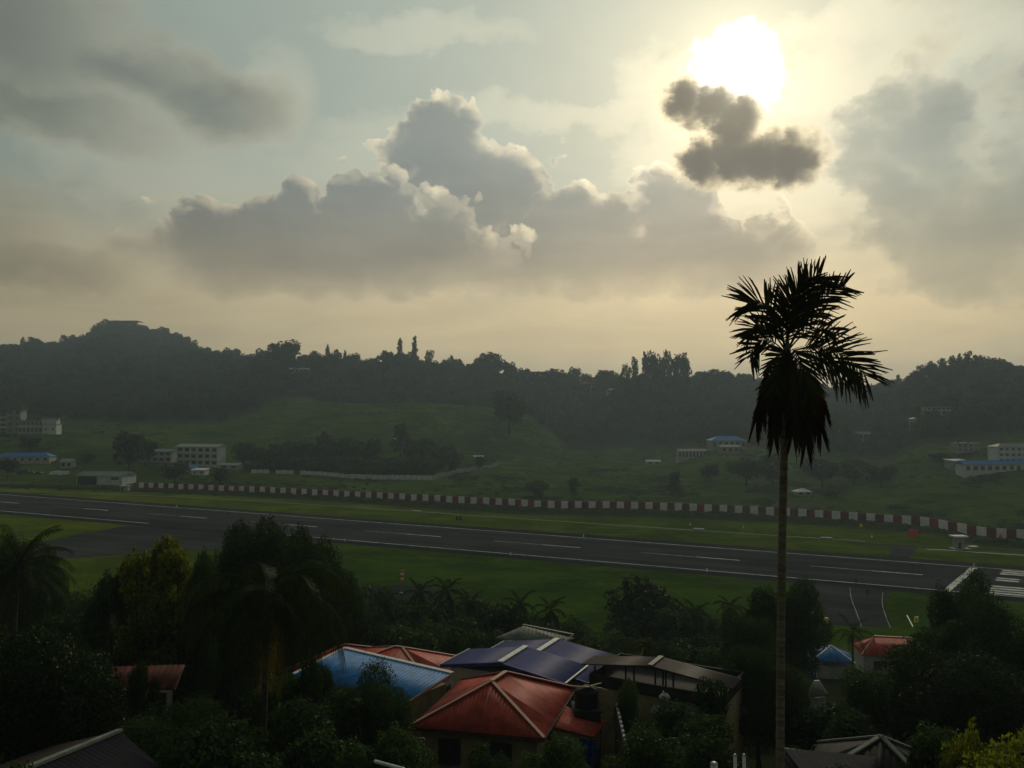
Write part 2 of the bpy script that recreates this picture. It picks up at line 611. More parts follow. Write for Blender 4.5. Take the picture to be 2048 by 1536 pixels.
def m_asphalt(name, c, seams):
    m, t, out = mat_begin(name)
    v = tex_pos()
    n1, _ = noise(v, 0.035, 5, 0.6)
    n2, _ = noise(v, 1.3, 4, 0.7)
    # long streaks of rubber along the runway
    rot = t.nodes.new('ShaderNodeVectorRotate')
    rot.rotation_type = 'Z_AXIS'
    rot.inputs['Angle'].default_value = 0.34592
    t.links.new(v.s, rot.inputs['Vector'])
    vs = vmath('MULTIPLY', X(rot.outputs[0]), (0.008, 0.16, 0.2))
    n3, _ = noise(vs, 1.0, 4, 0.6)
    f = n1 * 0.35 + n2 * 0.2 + n3 * 0.45
    cc = mixc(smooth(f, 0.36, 0.64), tuple(k * 0.60 for k in c), tuple(k * 1.42 for k in c))
    p = t.nodes.new('ShaderNodeBsdfDiffuse')
    t.links.new(cc.s, p.inputs['Color'])
    p.inputs['Roughness'].default_value = 0.5
    t.links.new(p.outputs[0], out.inputs['Surface'])


m_asphalt('asphalt', (0.052, 0.050, 0.051), True)
m_asphalt('asphalt_dark', (0.034, 0.034, 0.034), False)
m_asphalt('asphalt_taxi', (0.056, 0.055, 0.054), False)


def m_ground():
    m, t, out = mat_begin('ground_cover')
    v = tex_pos()
    at = t.nodes.new('ShaderNodeAttribute')
    at.attribute_name = 'cover'
    sp = t.nodes.new('ShaderNodeSeparateXYZ')
    t.links.new(at.outputs['Vector'], sp.inputs[0])
    lawn, wood, soil = (X(o) for o in sp.outputs)
    n1, _ = noise(v, 0.022, 6, 0.6)
    n2, _ = noise(v, 0.35, 5, 0.68)
    n3, _ = noise(vmath('MULTIPLY', v, (0.25, 1.0, 1.0)), 0.16, 4, 0.6)
    f = smooth(n1 * 0.4 + n2 * 0.3 + n3 * 0.3, 0.36, 0.64)
    a2 = t.nodes.new('ShaderNodeAttribute')
    a2.attribute_name = 'dry'
    dryness = X(a2.outputs['Fac'])
    patch, _ = noise(v, 0.045, 5, 0.65, 0.6)
    pf = smooth(patch, 0.40, 0.62)
    field_c = mixc(f, (0.048, 0.090, 0.010), (0.105, 0.150, 0.022))
    field_c = mixc(pf, cscale(field_c, 0.62), field_c)
    lawn_c = mixc(f, (0.036, 0.082, 0.002), (0.080, 0.136, 0.005))
    dry_c = mixc(f, (0.090, 0.130, 0.003), (0.155, 0.190, 0.008))
    lawn_c = mixc(dryness, lawn_c, dry_c)
    lawn_c = mixc(pf, cscale(lawn_c, 0.68), lawn_c)
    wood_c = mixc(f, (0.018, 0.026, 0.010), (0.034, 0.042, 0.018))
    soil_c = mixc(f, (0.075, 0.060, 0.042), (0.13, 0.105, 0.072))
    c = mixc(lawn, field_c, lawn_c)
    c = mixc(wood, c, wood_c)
    c = mixc(smooth(soil + (n2 - 0.5) * 0.4, 0.35, 0.65), c, soil_c)
    d = t.nodes.new('ShaderNodeBsdfDiffuse')
    t.links.new(c.s, d.inputs['Color'])
    d.inputs['Roughness'].default_value = 0.6
    b = t.nodes.new('ShaderNodeBump')
    b.inputs['Strength'].default_value = 1.0
    b.inputs['Distance'].default_value = 0.9
    hh = n2 * 0.6 + n3 * 0.4
    t.links.new(hh.s, b.inputs['Height'])
    t.links.new(b.outputs[0], d.inputs['Normal'])
    t.links.new(d.outputs[0], out.inputs['Surface'])


m_ground()


# ================================================================== object helpers
def np_mesh(name, verts, quads, mat=None, smooth_shade=False, tris=None):
    me = bpy.data.meshes.new(name)
    verts = np.asarray(verts, np.float32).reshape(-1, 3)
    quads = np.asarray(quads, np.int32).reshape(-1, 4)
    tris = np.zeros((0, 3), np.int32) if tris is None else np.asarray(tris, np.int32).reshape(-1, 3)
    me.vertices.add(len(verts))
    me.vertices.foreach_set('co', verts.ravel())
    nl = quads.size + tris.size
    me.loops.add(nl)
    me.loops.foreach_set('vertex_index', np.concatenate([quads.ravel(), tris.ravel()]))
    me.polygons.add(len(quads) + len(tris))
    starts = np.concatenate([np.arange(len(quads)) * 4, quads.size + np.arange(len(tris)) * 3]).astype(np.int32)
    me.polygons.foreach_set('loop_start', starts)
    if smooth_shade:
        me.polygons.foreach_set('use_smooth', np.ones(len(starts), bool))
    me.update(calc_edges=True)
    me.validate()
    if mat:
        me.materials.append(MATS[mat])
    return me


class MB:
    """collects boxes, tubes and quads into one mesh"""

    def __init__(s):
        s.v, s.f = [], []

    def quad(s, *p):
        b = len(s.v)
        s.v += [tuple(q) for q in p]
        s.f.append(tuple(range(b, b + len(p))))
        return s

    def box(s, c, d, rz=0.0):
        cx, cy, cz = c
        hx, hy, hz = (k / 2 for k in d)
        b = len(s.v)
        co, si = math.cos(rz), math.sin(rz)
        for dz_ in (-hz, hz):
            for x, y in ((-hx, -hy), (hx, -hy), (hx, hy), (-hx, hy)):
                s.v.append((cx + x * co - y * si, cy + x * si + y * co, cz + dz_))
        for f in ((0, 3, 2, 1), (4, 5, 6, 7), (0, 1, 5, 4), (1, 2, 6, 5), (2, 3, 7, 6), (3, 0, 4, 7)):
            s.f.append(tuple(b + i for i in f))
        return s

    def bar(s, p, q, w, h=None, up=(0, 0, 1)):
        """rectangular bar from p to q"""
        p, q = Vector(p), Vector(q)
        h = w if h is None else h
        d = (q - p).normalized()
        u = Vector(up)
        if abs(d.dot(u)) > 0.98:
            u = Vector((1, 0, 0))
        a = d.cross(u).normalized()
        u = a.cross(d).normalized()
        b = len(s.v)
        for e in (p, q):
            for x, y in ((-1, -1), (1, -1), (1, 1), (-1, 1)):
                s.v.append(tuple(e + a * (x * w / 2) + u * (y * h / 2)))
        for f in ((0, 3, 2, 1), (4, 5, 6, 7), (0, 1, 5, 4), (1, 2, 6, 5), (2, 3, 7, 6), (3, 0, 4, 7)):
            s.f.append(tuple(b + i for i in f))
        return s

    def tube(s, pts, rad, n=8, cap=True):
        pts = [Vector(p) for p in pts]
        if not hasattr(rad, '__len__'):
            rad = [rad] * len(pts)
        b = len(s.v)
        ref = Vector((0.3, 1, 0.1)).normalized()
        for i, p in enumerate(pts):
            d = (pts[min(i + 1, len(pts) - 1)] - pts[max(i - 1, 0)]).normalized()
            a = d.cross(ref)
            if a.length < 0.1:
                a = d.cross(Vector((1, 0, 0)))
            a.normalize()
            c = d.cross(a)
            for k in range(n):
                th = 2 * math.pi * k / n
                s.v.append(tuple(p + (a * math.cos(th) + c * math.sin(th)) * rad[i]))
        for i in range(len(pts) - 1):
            for k in range(n):
                k2 = (k + 1) % n
                s.f.append((b + i * n + k, b + i * n + k2, b + (i + 1) * n + k2, b + (i + 1) * n + k))
        if cap:
            s.f.append(tuple(b + k for k in range(n))[::-1])
            s.f.append(tuple(b + (len(pts) - 1) * n + k for k in range(n)))
        return s

    def lathe(s, c, prof, n=16):
        """prof: list of (radius, z)"""
        return s.tube([(c[0], c[1], c[2] + z) for r, z in prof], [r for r, z in prof], n) if False else s._lathe(c, prof, n)

    def _lathe(s, c, prof, n):
        b = len(s.v)
        for r, z in prof:
            for k in range(n):
                th = 2 * math.pi * k / n
                s.v.append((c[0] + r * math.cos(th), c[1] + r * math.sin(th), c[2] + z))
        for i in range(len(prof) - 1):
            for k in range(n):
                k2 = (k + 1) % n
                s.f.append((b + i * n + k, b + i * n + k2, b + (i + 1) * n + k2, b + (i + 1) * n + k))
        s.f.append(tuple(b + k for k in range(n))[::-1])
        s.f.append(tuple(b + (len(prof) - 1) * n + k for k in range(n)))
        return s

    def mesh(s, name, mat, smooth_shade=False):
        me = bpy.data.meshes.new(name)
        me.from_pydata(s.v, [], s.f)
        me.update()
        me.materials.append(MATS[mat])
        if smooth_shade:
            me.polygons.foreach_set('use_smooth', [True] * len(me.polygons))
        return me

    def build(s, name, mat, parent=None, smooth_shade=False):
        return obj(name, s.mesh(name, mat, smooth_shade), parent)


def obj(name, data, parent=None, loc=None, rz=0.0, scale=None):
    o = bpy.data.objects.new(name, data)
    COL.objects.link(o)
    if parent is not None:
        o.parent = parent
    if loc is not None:
        o.location = loc
    if rz:
        o.rotation_euler = (0, 0, rz)
    if scale is not None:
        o.scale = scale
    return o


def tag(o, label=None, cat=None, group=None, kind=None):
    if label:
        o['label'] = label
    if cat:
        o['category'] = cat
    if group:
        o['group'] = group
    if kind:
        o['kind'] = kind
    return o


def thing(name, label, cat, loc, rz=0.0, group=None):
    o = obj(name, None, None, loc, rz)
    o.empty_display_size = 0.2
    return tag(o, label, cat, group)


def local(root, p):
    """world point -> coordinates of an unscaled root"""
    d = Vector(p) - Vector(root.location)
    a = -root.rotation_euler.z
    return Vector((d.x * math.cos(a) - d.y * math.sin(a), d.x * math.sin(a) + d.y * math.cos(a), d.z))


NTH = ['first', 'second', 'third', 'fourth', 'fifth', 'sixth', 'seventh', 'eighth', 'ninth', 'tenth', 'eleventh', 'twelfth',
       'thirteenth', 'fourteenth', 'fifteenth', 'sixteenth', 'seventeenth', 'eighteenth', 'nineteenth', 'twentieth', 'twenty-first',
       'twenty-second', 'twenty-third', 'twenty-fourth', 'twenty-fifth', 'twenty-sixth', 'twenty-seventh', 'twenty-eighth', 'twenty-ninth',
       'thirtieth', 'thirty-first', 'thirty-second', 'thirty-third', 'thirty-fourth', 'thirty-fifth', 'thirty-sixth', 'thirty-seventh',
       'thirty-eighth', 'thirty-ninth', 'fortieth', 'forty-first', 'forty-second', 'forty-third', 'forty-fourth', 'forty-fifth'] + ['forty-' + k for k in ('sixth', 'seventh', 'eighth', 'ninth')] + ['fiftieth'] + ['fifty-' + k for k in ('first', 'second', 'third', 'fourth', 'fifth', 'sixth', 'seventh', 'eighth', 'ninth')] + ['sixtieth'] + ['sixty-' + k for k in ('first', 'second', 'third', 'fourth', 'fifth')]

# ================================================================== terrain sheet
tt = np.tanh(np.linspace(-2.0, 2.0, 330)) / math.tanh(2.0)
tt = np.linspace(-1.5, 1.5, 330) * (0.45 + 0.55 * np.abs(np.linspace(-1, 1, 330)) ** 1.2)
yy = np.concatenate([np.arange(-120, 60, 6.0), np.arange(60, 200, 4.0), np.arange(200, 700, 5.0), np.arange(700, 1300, 8.0),
                     np.arange(1300, 2300, 20.0), np.array([2350, 2500, 2800, 3200, 3800, 4500])])
TX = tt[None, :] * (yy[:, None] + 260)
TY = np.repeat(yy[:, None], len(tt), 1)
TZ = ground_np(TX, TY)
nr, nc = TX.shape
idx = np.arange(nr * nc).reshape(nr, nc)
quads = np.stack([idx[:-1, :-1], idx[:-1, 1:], idx[1:, 1:], idx[1:, :-1]], -1).reshape(-1, 4)
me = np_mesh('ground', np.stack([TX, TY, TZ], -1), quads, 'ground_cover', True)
FOREST_PX = [-900, 0, 250, 430, 560, 700, 830, 950, 1050, 1150, 1300, 1450, 1600, 1750, 1870, 2048, 2900]
FOREST_Y0 = [690, 720, 700, 700, 820, 850, 860, 850, 800, 740, 770, 650, 640, 610, 570, 555, 540]
PXg = 1024 + FPX * TX / np.maximum(TY, 30)
fy0 = np.interp(PXg, FOREST_PX, FOREST_Y0)
farw = np.interp(PXg, COLS, [FARC[c][0][0] for c in COLS])
WPX = [-900, 268, 560, 830, 1050, 1300, 1540, 1700, 1850, 1970, 2048, 2900]
WY = [440, 428, 415, 394, 379, 381, 370, 356, 342, 308, 304, 290]
wallY = np.interp(PXg, WPX, WY)
lawn = ((TY > 150) & (TY < wallY)).astype(float)
# the strip between the drain and the striped wall is rougher and darker
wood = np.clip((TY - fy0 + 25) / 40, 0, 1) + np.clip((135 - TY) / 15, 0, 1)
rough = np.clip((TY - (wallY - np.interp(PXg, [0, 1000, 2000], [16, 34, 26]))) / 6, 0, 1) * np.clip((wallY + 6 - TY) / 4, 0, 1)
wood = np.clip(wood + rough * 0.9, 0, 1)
soil = np.exp(-((PXg - 1580) / 110) ** 2) * np.clip(1 - np.abs(TY - 410) / 26, 0, 1) * 0.75
soil += np.exp(-((PXg - 230) / 60) ** 2) * np.clip(1 - np.abs(TY - 455) / 30, 0, 1) * 0.5
soil += np.clip((90 - TY) / 60, 0, 1) * 0.38 * (TY > 0)
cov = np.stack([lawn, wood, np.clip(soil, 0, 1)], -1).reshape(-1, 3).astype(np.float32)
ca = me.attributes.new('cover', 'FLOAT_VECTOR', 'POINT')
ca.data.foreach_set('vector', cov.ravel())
RWO, RWN = (22.2480293, 261.916517), (math.sin(0.345919574), math.cos(0.345919574))
acr = (TX - RWO[0]) * RWN[0] + (TY - RWO[1]) * RWN[1]
dryv = np.clip((acr - 10) / 20, 0, 1) * np.interp(PXg, [-200, 500, 1300, 2048], [1.0, 0.9, 0.45, 0.7]) + np.clip((-70 - TX) / 50, 0, 1) * (acr < 0) * 0.85
da = me.attributes.new('dry', 'FLOAT', 'POINT')
da.data.foreach_set('value', np.clip(dryv, 0, 1).astype(np.float32).ravel())
ground = tag(obj('ground', me), 'grassy ground of the airfield, fields and wooded hills', None, None, 'structure')

# ================================================================== runway
RO = Vector((22.2480293, 261.916517))
RTH = -0.345919574
RD = Vector((math.cos(RTH), math.sin(RTH)))
RN = Vector((-RD.y, RD.x))


def rw(s, w, h=0.0):
    """runway coordinates: s along (to the right), w across (+ away from the camera)"""
    q = RO + RD * s + RN * w
    return Vector((q.x, q.y, plane(q.x, q.y) + h))


def sheet(name, mat, outline, h, parent=None, fn=None, kind='structure', label=None, grid=None):
    mb = MB()
    mb.quad(*[(fn(*p, h) if fn else Vector((p[0], p[1], plane(p[0], p[1]) + h))) for p in outline])
    o = mb.build(name, mat, parent)
    if parent is None:
        tag(o, label, None, None, kind)
    return o


S0, S1 = -900, 420
sheet('runway_shoulder', 'asphalt_dark', [(S0, -29), (S1, -29), (S1, 30.5), (S0, 30.5)], 0.03, fn=rw,
      label='dark asphalt shoulders along both sides of the runway')
runway = sheet('runway', 'asphalt', [(S0, -22.9), (S1, -22.9), (S1, 22.9), (S0, 22.9)], 0.045, fn=rw,
               label='grey asphalt runway crossing the whole picture below the striped wall')


def stripe(name, s0, s1, w0, w1, mat='paint_white', h=0.055):
    return sheet(name, mat, [(s0, w0), (s1, w0), (s1, w1), (s0, w1)], h, parent=runway, fn=rw)


def seg_s(px, py):
    q = air(px, py)
    return (Vector((q.x, q.y)) - RO).dot(RD), (Vector((q.x, q.y)) - RO).dot(RN)


stripe('edge_line', S0, S1, 21.8, 22.35)
s_gap0, s_gap1 = seg_s(290, 1048)[0], seg_s(560, 1069)[0]
stripe('edge_line', S0, s_gap0, -22.35, -21.8)
stripe('edge_line', s_gap1, S1, -22.35, -21.8)
for k in range(-15, 3):
    e = 50 * k
    if e > -700:
        stripe('centreline_stripe', e - 30, e - 13, -0.28, 0.28, 'paint_worn')
        stripe('centreline_stripe', e - 12.99, e, -0.38, 0.38, 'paint_white')
s_bar = seg_s(1946, 1135.5)[0]
mb = MB()
mb.quad(*[(lambda q: (q.x, q.y, plane(q.x, q.y) + 0.055))(air(*p)) for p in ((1884, 1182.5), (1899, 1183.8), (1955, 1136.2), (1940, 1135.0))])
mb.build('threshold_bar', 'paint_white', runway)
sA, sB = seg_s(2004, 1142.5), seg_s(1977, 1180)


def st0(w):
    return sA[0] + (sB[0] - sA[0]) * (w - sA[1]) / (sB[1] - sA[1])


s_st = st0(0)
for i, w in enumerate((19.6, 16.2, 12.8)):
    stripe('threshold_stripe', st0(w), s_st + 46, w - 0.95, w + 0.95)
    stripe('threshold_stripe', st0(-w), s_st + 46, -w - 0.95, -w + 0.95)
stripe('threshold_stripe', st0(-9.4), s_st + 46, -9.4 - 0.95, -9.4 + 0.95)
for w in (4.6, 1.2):
    stripe('threshold_stripe', st0(w), st0(w) + 5.5, w - 1.0, w + 1.0)
# tyre marks on the threshold: pale curved scrapes
for w0, k in ((4.4, 0.0035), (1.0, 0.0045)):
    mb = MB()
    pp = []
    for j in range(13):
        s = 6 + j * 2.6
        pp.append((s, w0 - k * s * s))
    for (a, b), (c, d) in zip(pp[:-1], pp[1:]):
        mb.quad(rw(s_st + a, b - 0.14, .06), rw(s_st + c, d - 0.14, .06), rw(s_st + c, d + 0.14, .06), rw(s_st + a, b + 0.14, .06))
    mb.build('scrape_mark', 'paint_worn', runway)


def ribbon(pts, w, h, dash=None):
    """flat ribbon along airfield points"""
    mb = MB()
    P = [Vector((p.x, p.y)) for p in pts]
    off = []
    for i, p in enumerate(P):
        d = (P[min(i + 1, len(P) - 1)] - P[max(i - 1, 0)]).normalized()
        off.append(Vector((-d.y, d.x)) * (w / 2))
    for i in range(len(P) - 1):
        q = [P[i] - off[i], P[i + 1] - off[i + 1], P[i + 1] + off[i + 1], P[i] + off[i]]
        mb.quad(*[(v.x, v.y, plane(v.x, v.y) + h) for v in q])
    return mb


def poly_sheet(name, mat, pix, h, label):
    mb = MB()
    mb.quad(*[(lambda q: (q.x, q.y, plane(q.x, q.y) + h))(air(*p)) for p in pix])
    return tag(mb.build(name, mat), label, None, None, 'structure')


poly_sheet('taxiway', 'asphalt_taxi', [(255, 1051), (180, 1064), (100, 1080), (-60, 1108), (-60, 1132), (150, 1116), (330, 1105), (430, 1096), (600, 1080), (640, 1078)],
           0.017, 'wide asphalt taxiway leaving the runway at the left')
tx2 = poly_sheet('taxiway', 'asphalt_taxi', [(1560, 1158), (1625, 1185), (1645, 1215), (1655, 1250), (1663, 1290), (1810, 1290), (1790, 1262), (1776, 1230), (1770, 1203), (1776, 1186), (1812, 1180), (1800, 1172)],
                 0.017, 'curving asphalt taxiway running down towards the red-roofed guard house')
for pl in ([(1700, 1176), (1701, 1190), (1705, 1205), (1712, 1222), (1720, 1245), (1733, 1280)], [(1766, 1185), (1764, 1200), (1766, 1216), (1774, 1240), (1790, 1275)],
           [(1664, 1268), (1672, 1280), (1680, 1292)]):
    dense = []
    for a, b in zip(pl[:-1], pl[1:]):
        for t in (0, .25, .5, .75):
            dense.append(air(a[0] + (b[0] - a[0]) * t, a[1] + (b[1] - a[1]) * t))
    dense.append(air(*pl[-1]))
    ribbon(dense, 0.15, 0.026).build('taxi_line', 'paint_worn', tx2)
poly_sheet('access_road', 'asphalt_taxi', [(1765, 1119), (1785, 1104), (1776, 1094), (1800, 1091), (1838, 1093), (1830, 1101), (1815, 1120), (1822, 1124)],
           0.018, 'short asphalt stub joining the runway to the perimeter track at right')
# perimeter drain with pale kerb, beyond the runway
dr = [(-80, 976), (0, 980), (180, 987), (420, 997), (700, 1014), (1000, 1035), (1300, 1055), (1500, 1068), (1700, 1081), (1760, 1086)]
dl = []
for a, b in zip(dr[:-1], dr[1:]):
    for t in (0, .5):
        dl.append(air(a[0] + (b[0] - a[0]) * t, a[1] + (b[1] - a[1]) * t))
tag(ribbon(dl, 0.8, 0.10).build('drain_kerb', 'concrete'), 'thin pale concrete drain line between runway and striped wall', None, None, 'structure')
dr = [(1853, 1099), (1900, 1101), (1950, 1105), (2048, 1111), (2150, 1117)]
tag(ribbon([air(*p) for p in dr], 1.6, 0.10).build('drain_kerb', 'concrete'), 'broad pale kerb right of the asphalt stub', None, None, 'structure')
dr = [(1700, 1086), (1840, 1094), (1950, 1098), (2048, 1103), (2150, 1108)]
tag(ribbon([air(*p) for p in dr], 3.2, 0.02).build('perimeter_track', 'asphalt_taxi'), 'grey perimeter track beside the concrete inspection hut', None, None, 'structure')
poly_sheet('apron', 'asphalt_taxi', [(-60, 968), (60, 962), (170, 971), (220, 960), (260, 952), (250, 945), (140, 944), (-60, 950)], 0.012,
           'grey parking apron before the sheds at the far left')
poly_sheet('concrete_ramp', 'concrete', [(190, 972), (215, 973), (262, 960), (258, 957), (222, 966)], 0.05,
           'pale concrete ramp at the left end of the striped wall')

# ================================================================== vegetation
RNG = np.random.default_rng(7)


def unit(v):
    return v / np.maximum(np.linalg.norm(v, axis=-1, keepdims=True), 1e-9)


def leaf_cloud(name, blobs, n, size, mat, seed, shell=0.55, flat=0.35, aspect=0.55):
    """many small rhombic leaves through the volume of ragged lobes; blobs: (x, y, z, rx, ry, rz)"""
    r = np.random.default_rng(seed)
    B = np.asarray(blobs, float)
    w = B[:, 3] * B[:, 4] + B[:, 4] * B[:, 5]
    bi = r.choice(len(B), n, p=w / w.sum())
    d = unit(r.normal(size=(n, 3)))
    # lumpy lobes: radius varies with direction
    ph = r.uniform(0, 6.28, (len(B), 6))
    lump = 1 + 0.16 * np.sin(d[:, 0] * 5 + ph[bi, 0]) * np.sin(d[:, 1] * 5 + ph[bi, 1]) + 0.13 * np.sin(d[:, 2] * 7 + ph[bi, 2] + d[:, 0] * 6) + 0.08 * np.sin(d[:, 1] * 13 + ph[bi, 3]) * np.sin(d[:, 2] * 11 + ph[bi, 4])
    rad = (shell + (1 - shell) * r.random(n) ** 0.5) * lump * np.where(r.random(n) < 0.06, r.uniform(1.0, 1.14, n), 1.0)
    c = B[bi, :3] + d * B[bi, 3:6] * rad[:, None]
    nrm = unit(d * 0.8 + r.normal(size=(n, 3)) * 0.8 + np.array([0, 0, flat]))
    a = unit(np.cross(nrm, r.normal(size=(n, 3))))
    b = np.cross(nrm, a)
    L = size * r.uniform(0.6, 1.35, n)[:, None]
    v = np.stack([c - a * L * 0.5, c + b * L * aspect * 0.5 - a * L * 0.05, c + a * L * 0.5 - nrm * L * 0.12, c - b * L * aspect * 0.5 - a * L * 0.05], 1)
    q = np.arange(n * 4).reshape(n, 4)
    return np_mesh(name, v, q, mat)


def trunk_mesh(name, h, r0, tips, mat='bark', seed=0, n=7, lean=(0, 0)):
    rr = random.Random(seed)
    mb = MB()
    k = 5
    pts, rad = [], []
    for i in range(k + 1):
        t = i / k
        pts.append((lean[0] * t + rr.uniform(-1, 1) * r0 * 0.5 * (0 < i), lean[1] * t + rr.uniform(-1, 1) * r0 * 0.5 * (0 < i), h * t - (0.06 * h if i == 0 else 0)))
        rad.append(r0 * (1.35 if i == 0 else 1 - 0.45 * t))
    mb.tube(pts, rad, n)
    for (x, y, z) in tips:
        t0 = rr.uniform(0.55, 1.0)
        p0 = Vector(pts[-1]) * t0 + Vector(pts[0]) * (1 - t0)
        p2 = Vector((x, y, z))
        p1 = p0.lerp(p2, 0.5) + Vector((rr.uniform(-1, 1), rr.uniform(-1, 1), rr.uniform(0.0, 1.2))) * r0 * 1.5
        mb.tube([p0, p1, p2], [r0 * 0.5, r0 * 0.33, r0 * 0.12], 5, False)
    return mb.mesh(name, mat, True)


def lobes(kind, seed):
    """unit-size crowns (height 1, radius about 0.5)"""
    r = random.Random(seed)
    B = []
    if kind == 'round':
        B.append((0, 0, 0.60, 0.36, 0.36, 0.30))
        for i in range(11):
            a, z = i * 2.4 + r.uniform(-.3, .3), r.uniform(0.36, 0.84)
            k = math.sqrt(max(0.05, 1 - ((z - 0.58) / 0.42) ** 2))
            q = r.uniform(0.13, 0.21)
            B.append((math.cos(a) * 0.34 * k, math.sin(a) * 0.34 * k, z, q, q, q * 0.85))
    elif kind == 'dome':
        B.append((0, 0, 0.56, 0.42, 0.42, 0.38))
        for i in range(26):
            z = 1 - (i + 0.5) / 26 * 1.5
            k = math.sqrt(max(0, 1 - z * z))
            q = r.uniform(0.10, 0.15)
            B.append((math.cos(i * 2.4) * 0.38 * k, math.sin(i * 2.4) * 0.38 * k, 0.56 + 0.34 * z, q, q, q * 0.85))
    elif kind == 'open':
        for i in range(13):
            a, z = i * 2.4 + r.uniform(-.5, .5), 0.24 + 0.68 * (i + 0.5) / 13
            k = r.uniform(0.12, 0.36) * math.sin(math.pi * min(0.93, (z - 0.2) / 0.85))
            q = r.uniform(0.10, 0.19)
            B.append((math.cos(a) * k, math.sin(a) * k, z, q * 1.15, q * 1.15, q * 0.75))
    elif kind == 'tall':
        for i in range(12):
            a, z = i * 2.4 + r.uniform(-.5, .5), 0.22 + 0.70 * (i + 0.5) / 12
            k = r.uniform(0.08, 0.30) * (1.15 - 0.6 * z)
            q = r.uniform(0.11, 0.18)
            B.append((math.cos(a) * k, math.sin(a) * k, z, q * 1.2, q * 1.2, q * 0.8))
    elif kind == 'shrub':
        for i in range(12):
            a = i * 2.4 + r.uniform(-.5, .5)
            k = r.uniform(0.0, 0.38)
            q = r.uniform(0.16, 0.24)
            B.append((math.cos(a) * k, math.sin(a) * k, r.uniform(0.12, 0.92 - 0.7 * k), q, q, q * 0.9))
    elif kind == 'needle':
        for i in range(20):
            z = 0.10 + 0.86 * i / 19
            k = 0.26 * (1 - z) ** 0.8 + 0.03
            a = i * 2.4 + r.uniform(-.6, .6)
            q = 0.06 + 0.07 * (1 - z)
            B.append((math.cos(a) * k, math.sin(a) * k, z, q * 1.5, q * 1.5, q * 0.8))
    return B


TEMPL = {}


def template(key, kind, n, size, mat, seed, shell=0.55, aspect=0.55):
    B = lobes(kind, seed)
    crown = leaf_cloud('crown', B, n, size, mat, seed, shell, aspect=aspect)
    hh = {'dome': 0.4, 'round': 0.42, 'open': 0.55, 'tall': 0.6, 'shrub': 0.2, 'needle': 0.95}[kind]
    r0 = {'dome': 0.03, 'round': 0.03, 'open': 0.022, 'tall': 0.022, 'shrub': 0.018, 'needle': 0.014}[kind]
    tips = [b[:3] for b in B[:9]] if kind != 'needle' else [b[:3] for b in B]
    TEMPL[key] = (crown, trunk_mesh('trunk', hh, r0, tips, 'bark', seed))


for i in range(3):
    template(f'near_round{i}', 'round', 46000, 0.0185, ['leaf_dark', 'leaf_dark', 'leaf_green'][i], 11 + i)
    template(f'near_open{i}', 'open', 32000, 0.021, ['leaf_green', 'leaf_dark', 'leaf_green'][i], 21 + i)
    template(f'near_shrub{i}', 'shrub', 16000, 0.034, ['leaf_dark', 'leaf_green', 'leaf_green'][i], 31 + i)
for i in range(2):
    template(f'near_dome{i}', 'dome', 60000, 0.017, 'leaf_dark', 45 + i)
    template(f'near_yellow{i}', 'open' if i == 0 else 'shrub', 24000, 0.028, 'leaf_yellow', 41 + i)
for i in range(3):
    template(f'mid_round{i}', 'round', 5200, 0.055, ['leaf_dark', 'leaf_green', 'leaf_green'][i], 51 + i)
    template(f'mid_open{i}', 'open', 4800, 0.05, 'leaf_green', 61 + i)
    template(f'far_round{i}', 'round', 900, 0.12, 'leaf_far', 71 + i)
    template(f'far_open{i}', 'open', 850, 0.10, 'leaf_far', 81 + i, 0.5)
    template(f'far_tall{i}', 'tall', 850, 0.10, 'leaf_far', 91 + i, 0.5)
    template(f'far_needle{i}', 'needle', 3200, 0.075, 'leaf_far', 101 + i, 0.2, 0.35)


def tree(key, px, Y, ytop, wpx, label, name='broadleaf_tree', cat='tree', group=None, rz=None, sink=0.15, dpx=0):
    """ytop: image row of the crown's top, wpx: crown width in picture pixels"""
    base = on(px, Y)
    H = pt(px, ytop, Y).z - base.z
    Wm = wpx / FPX * Y
    crown, trunk = TEMPL[key]
    o = thing(name, label, cat, (base.x, base.y, base.z - sink), rz if rz is not None else (px * 0.7 + Y * 1.3) % 6.28, group)
    o.scale = (Wm / 0.95, Wm / 0.95, H / 0.98)
    obj('trunk', trunk, o)
    c = obj('crown', crown, o)
    c['kind'] = 'stuff'
    return o


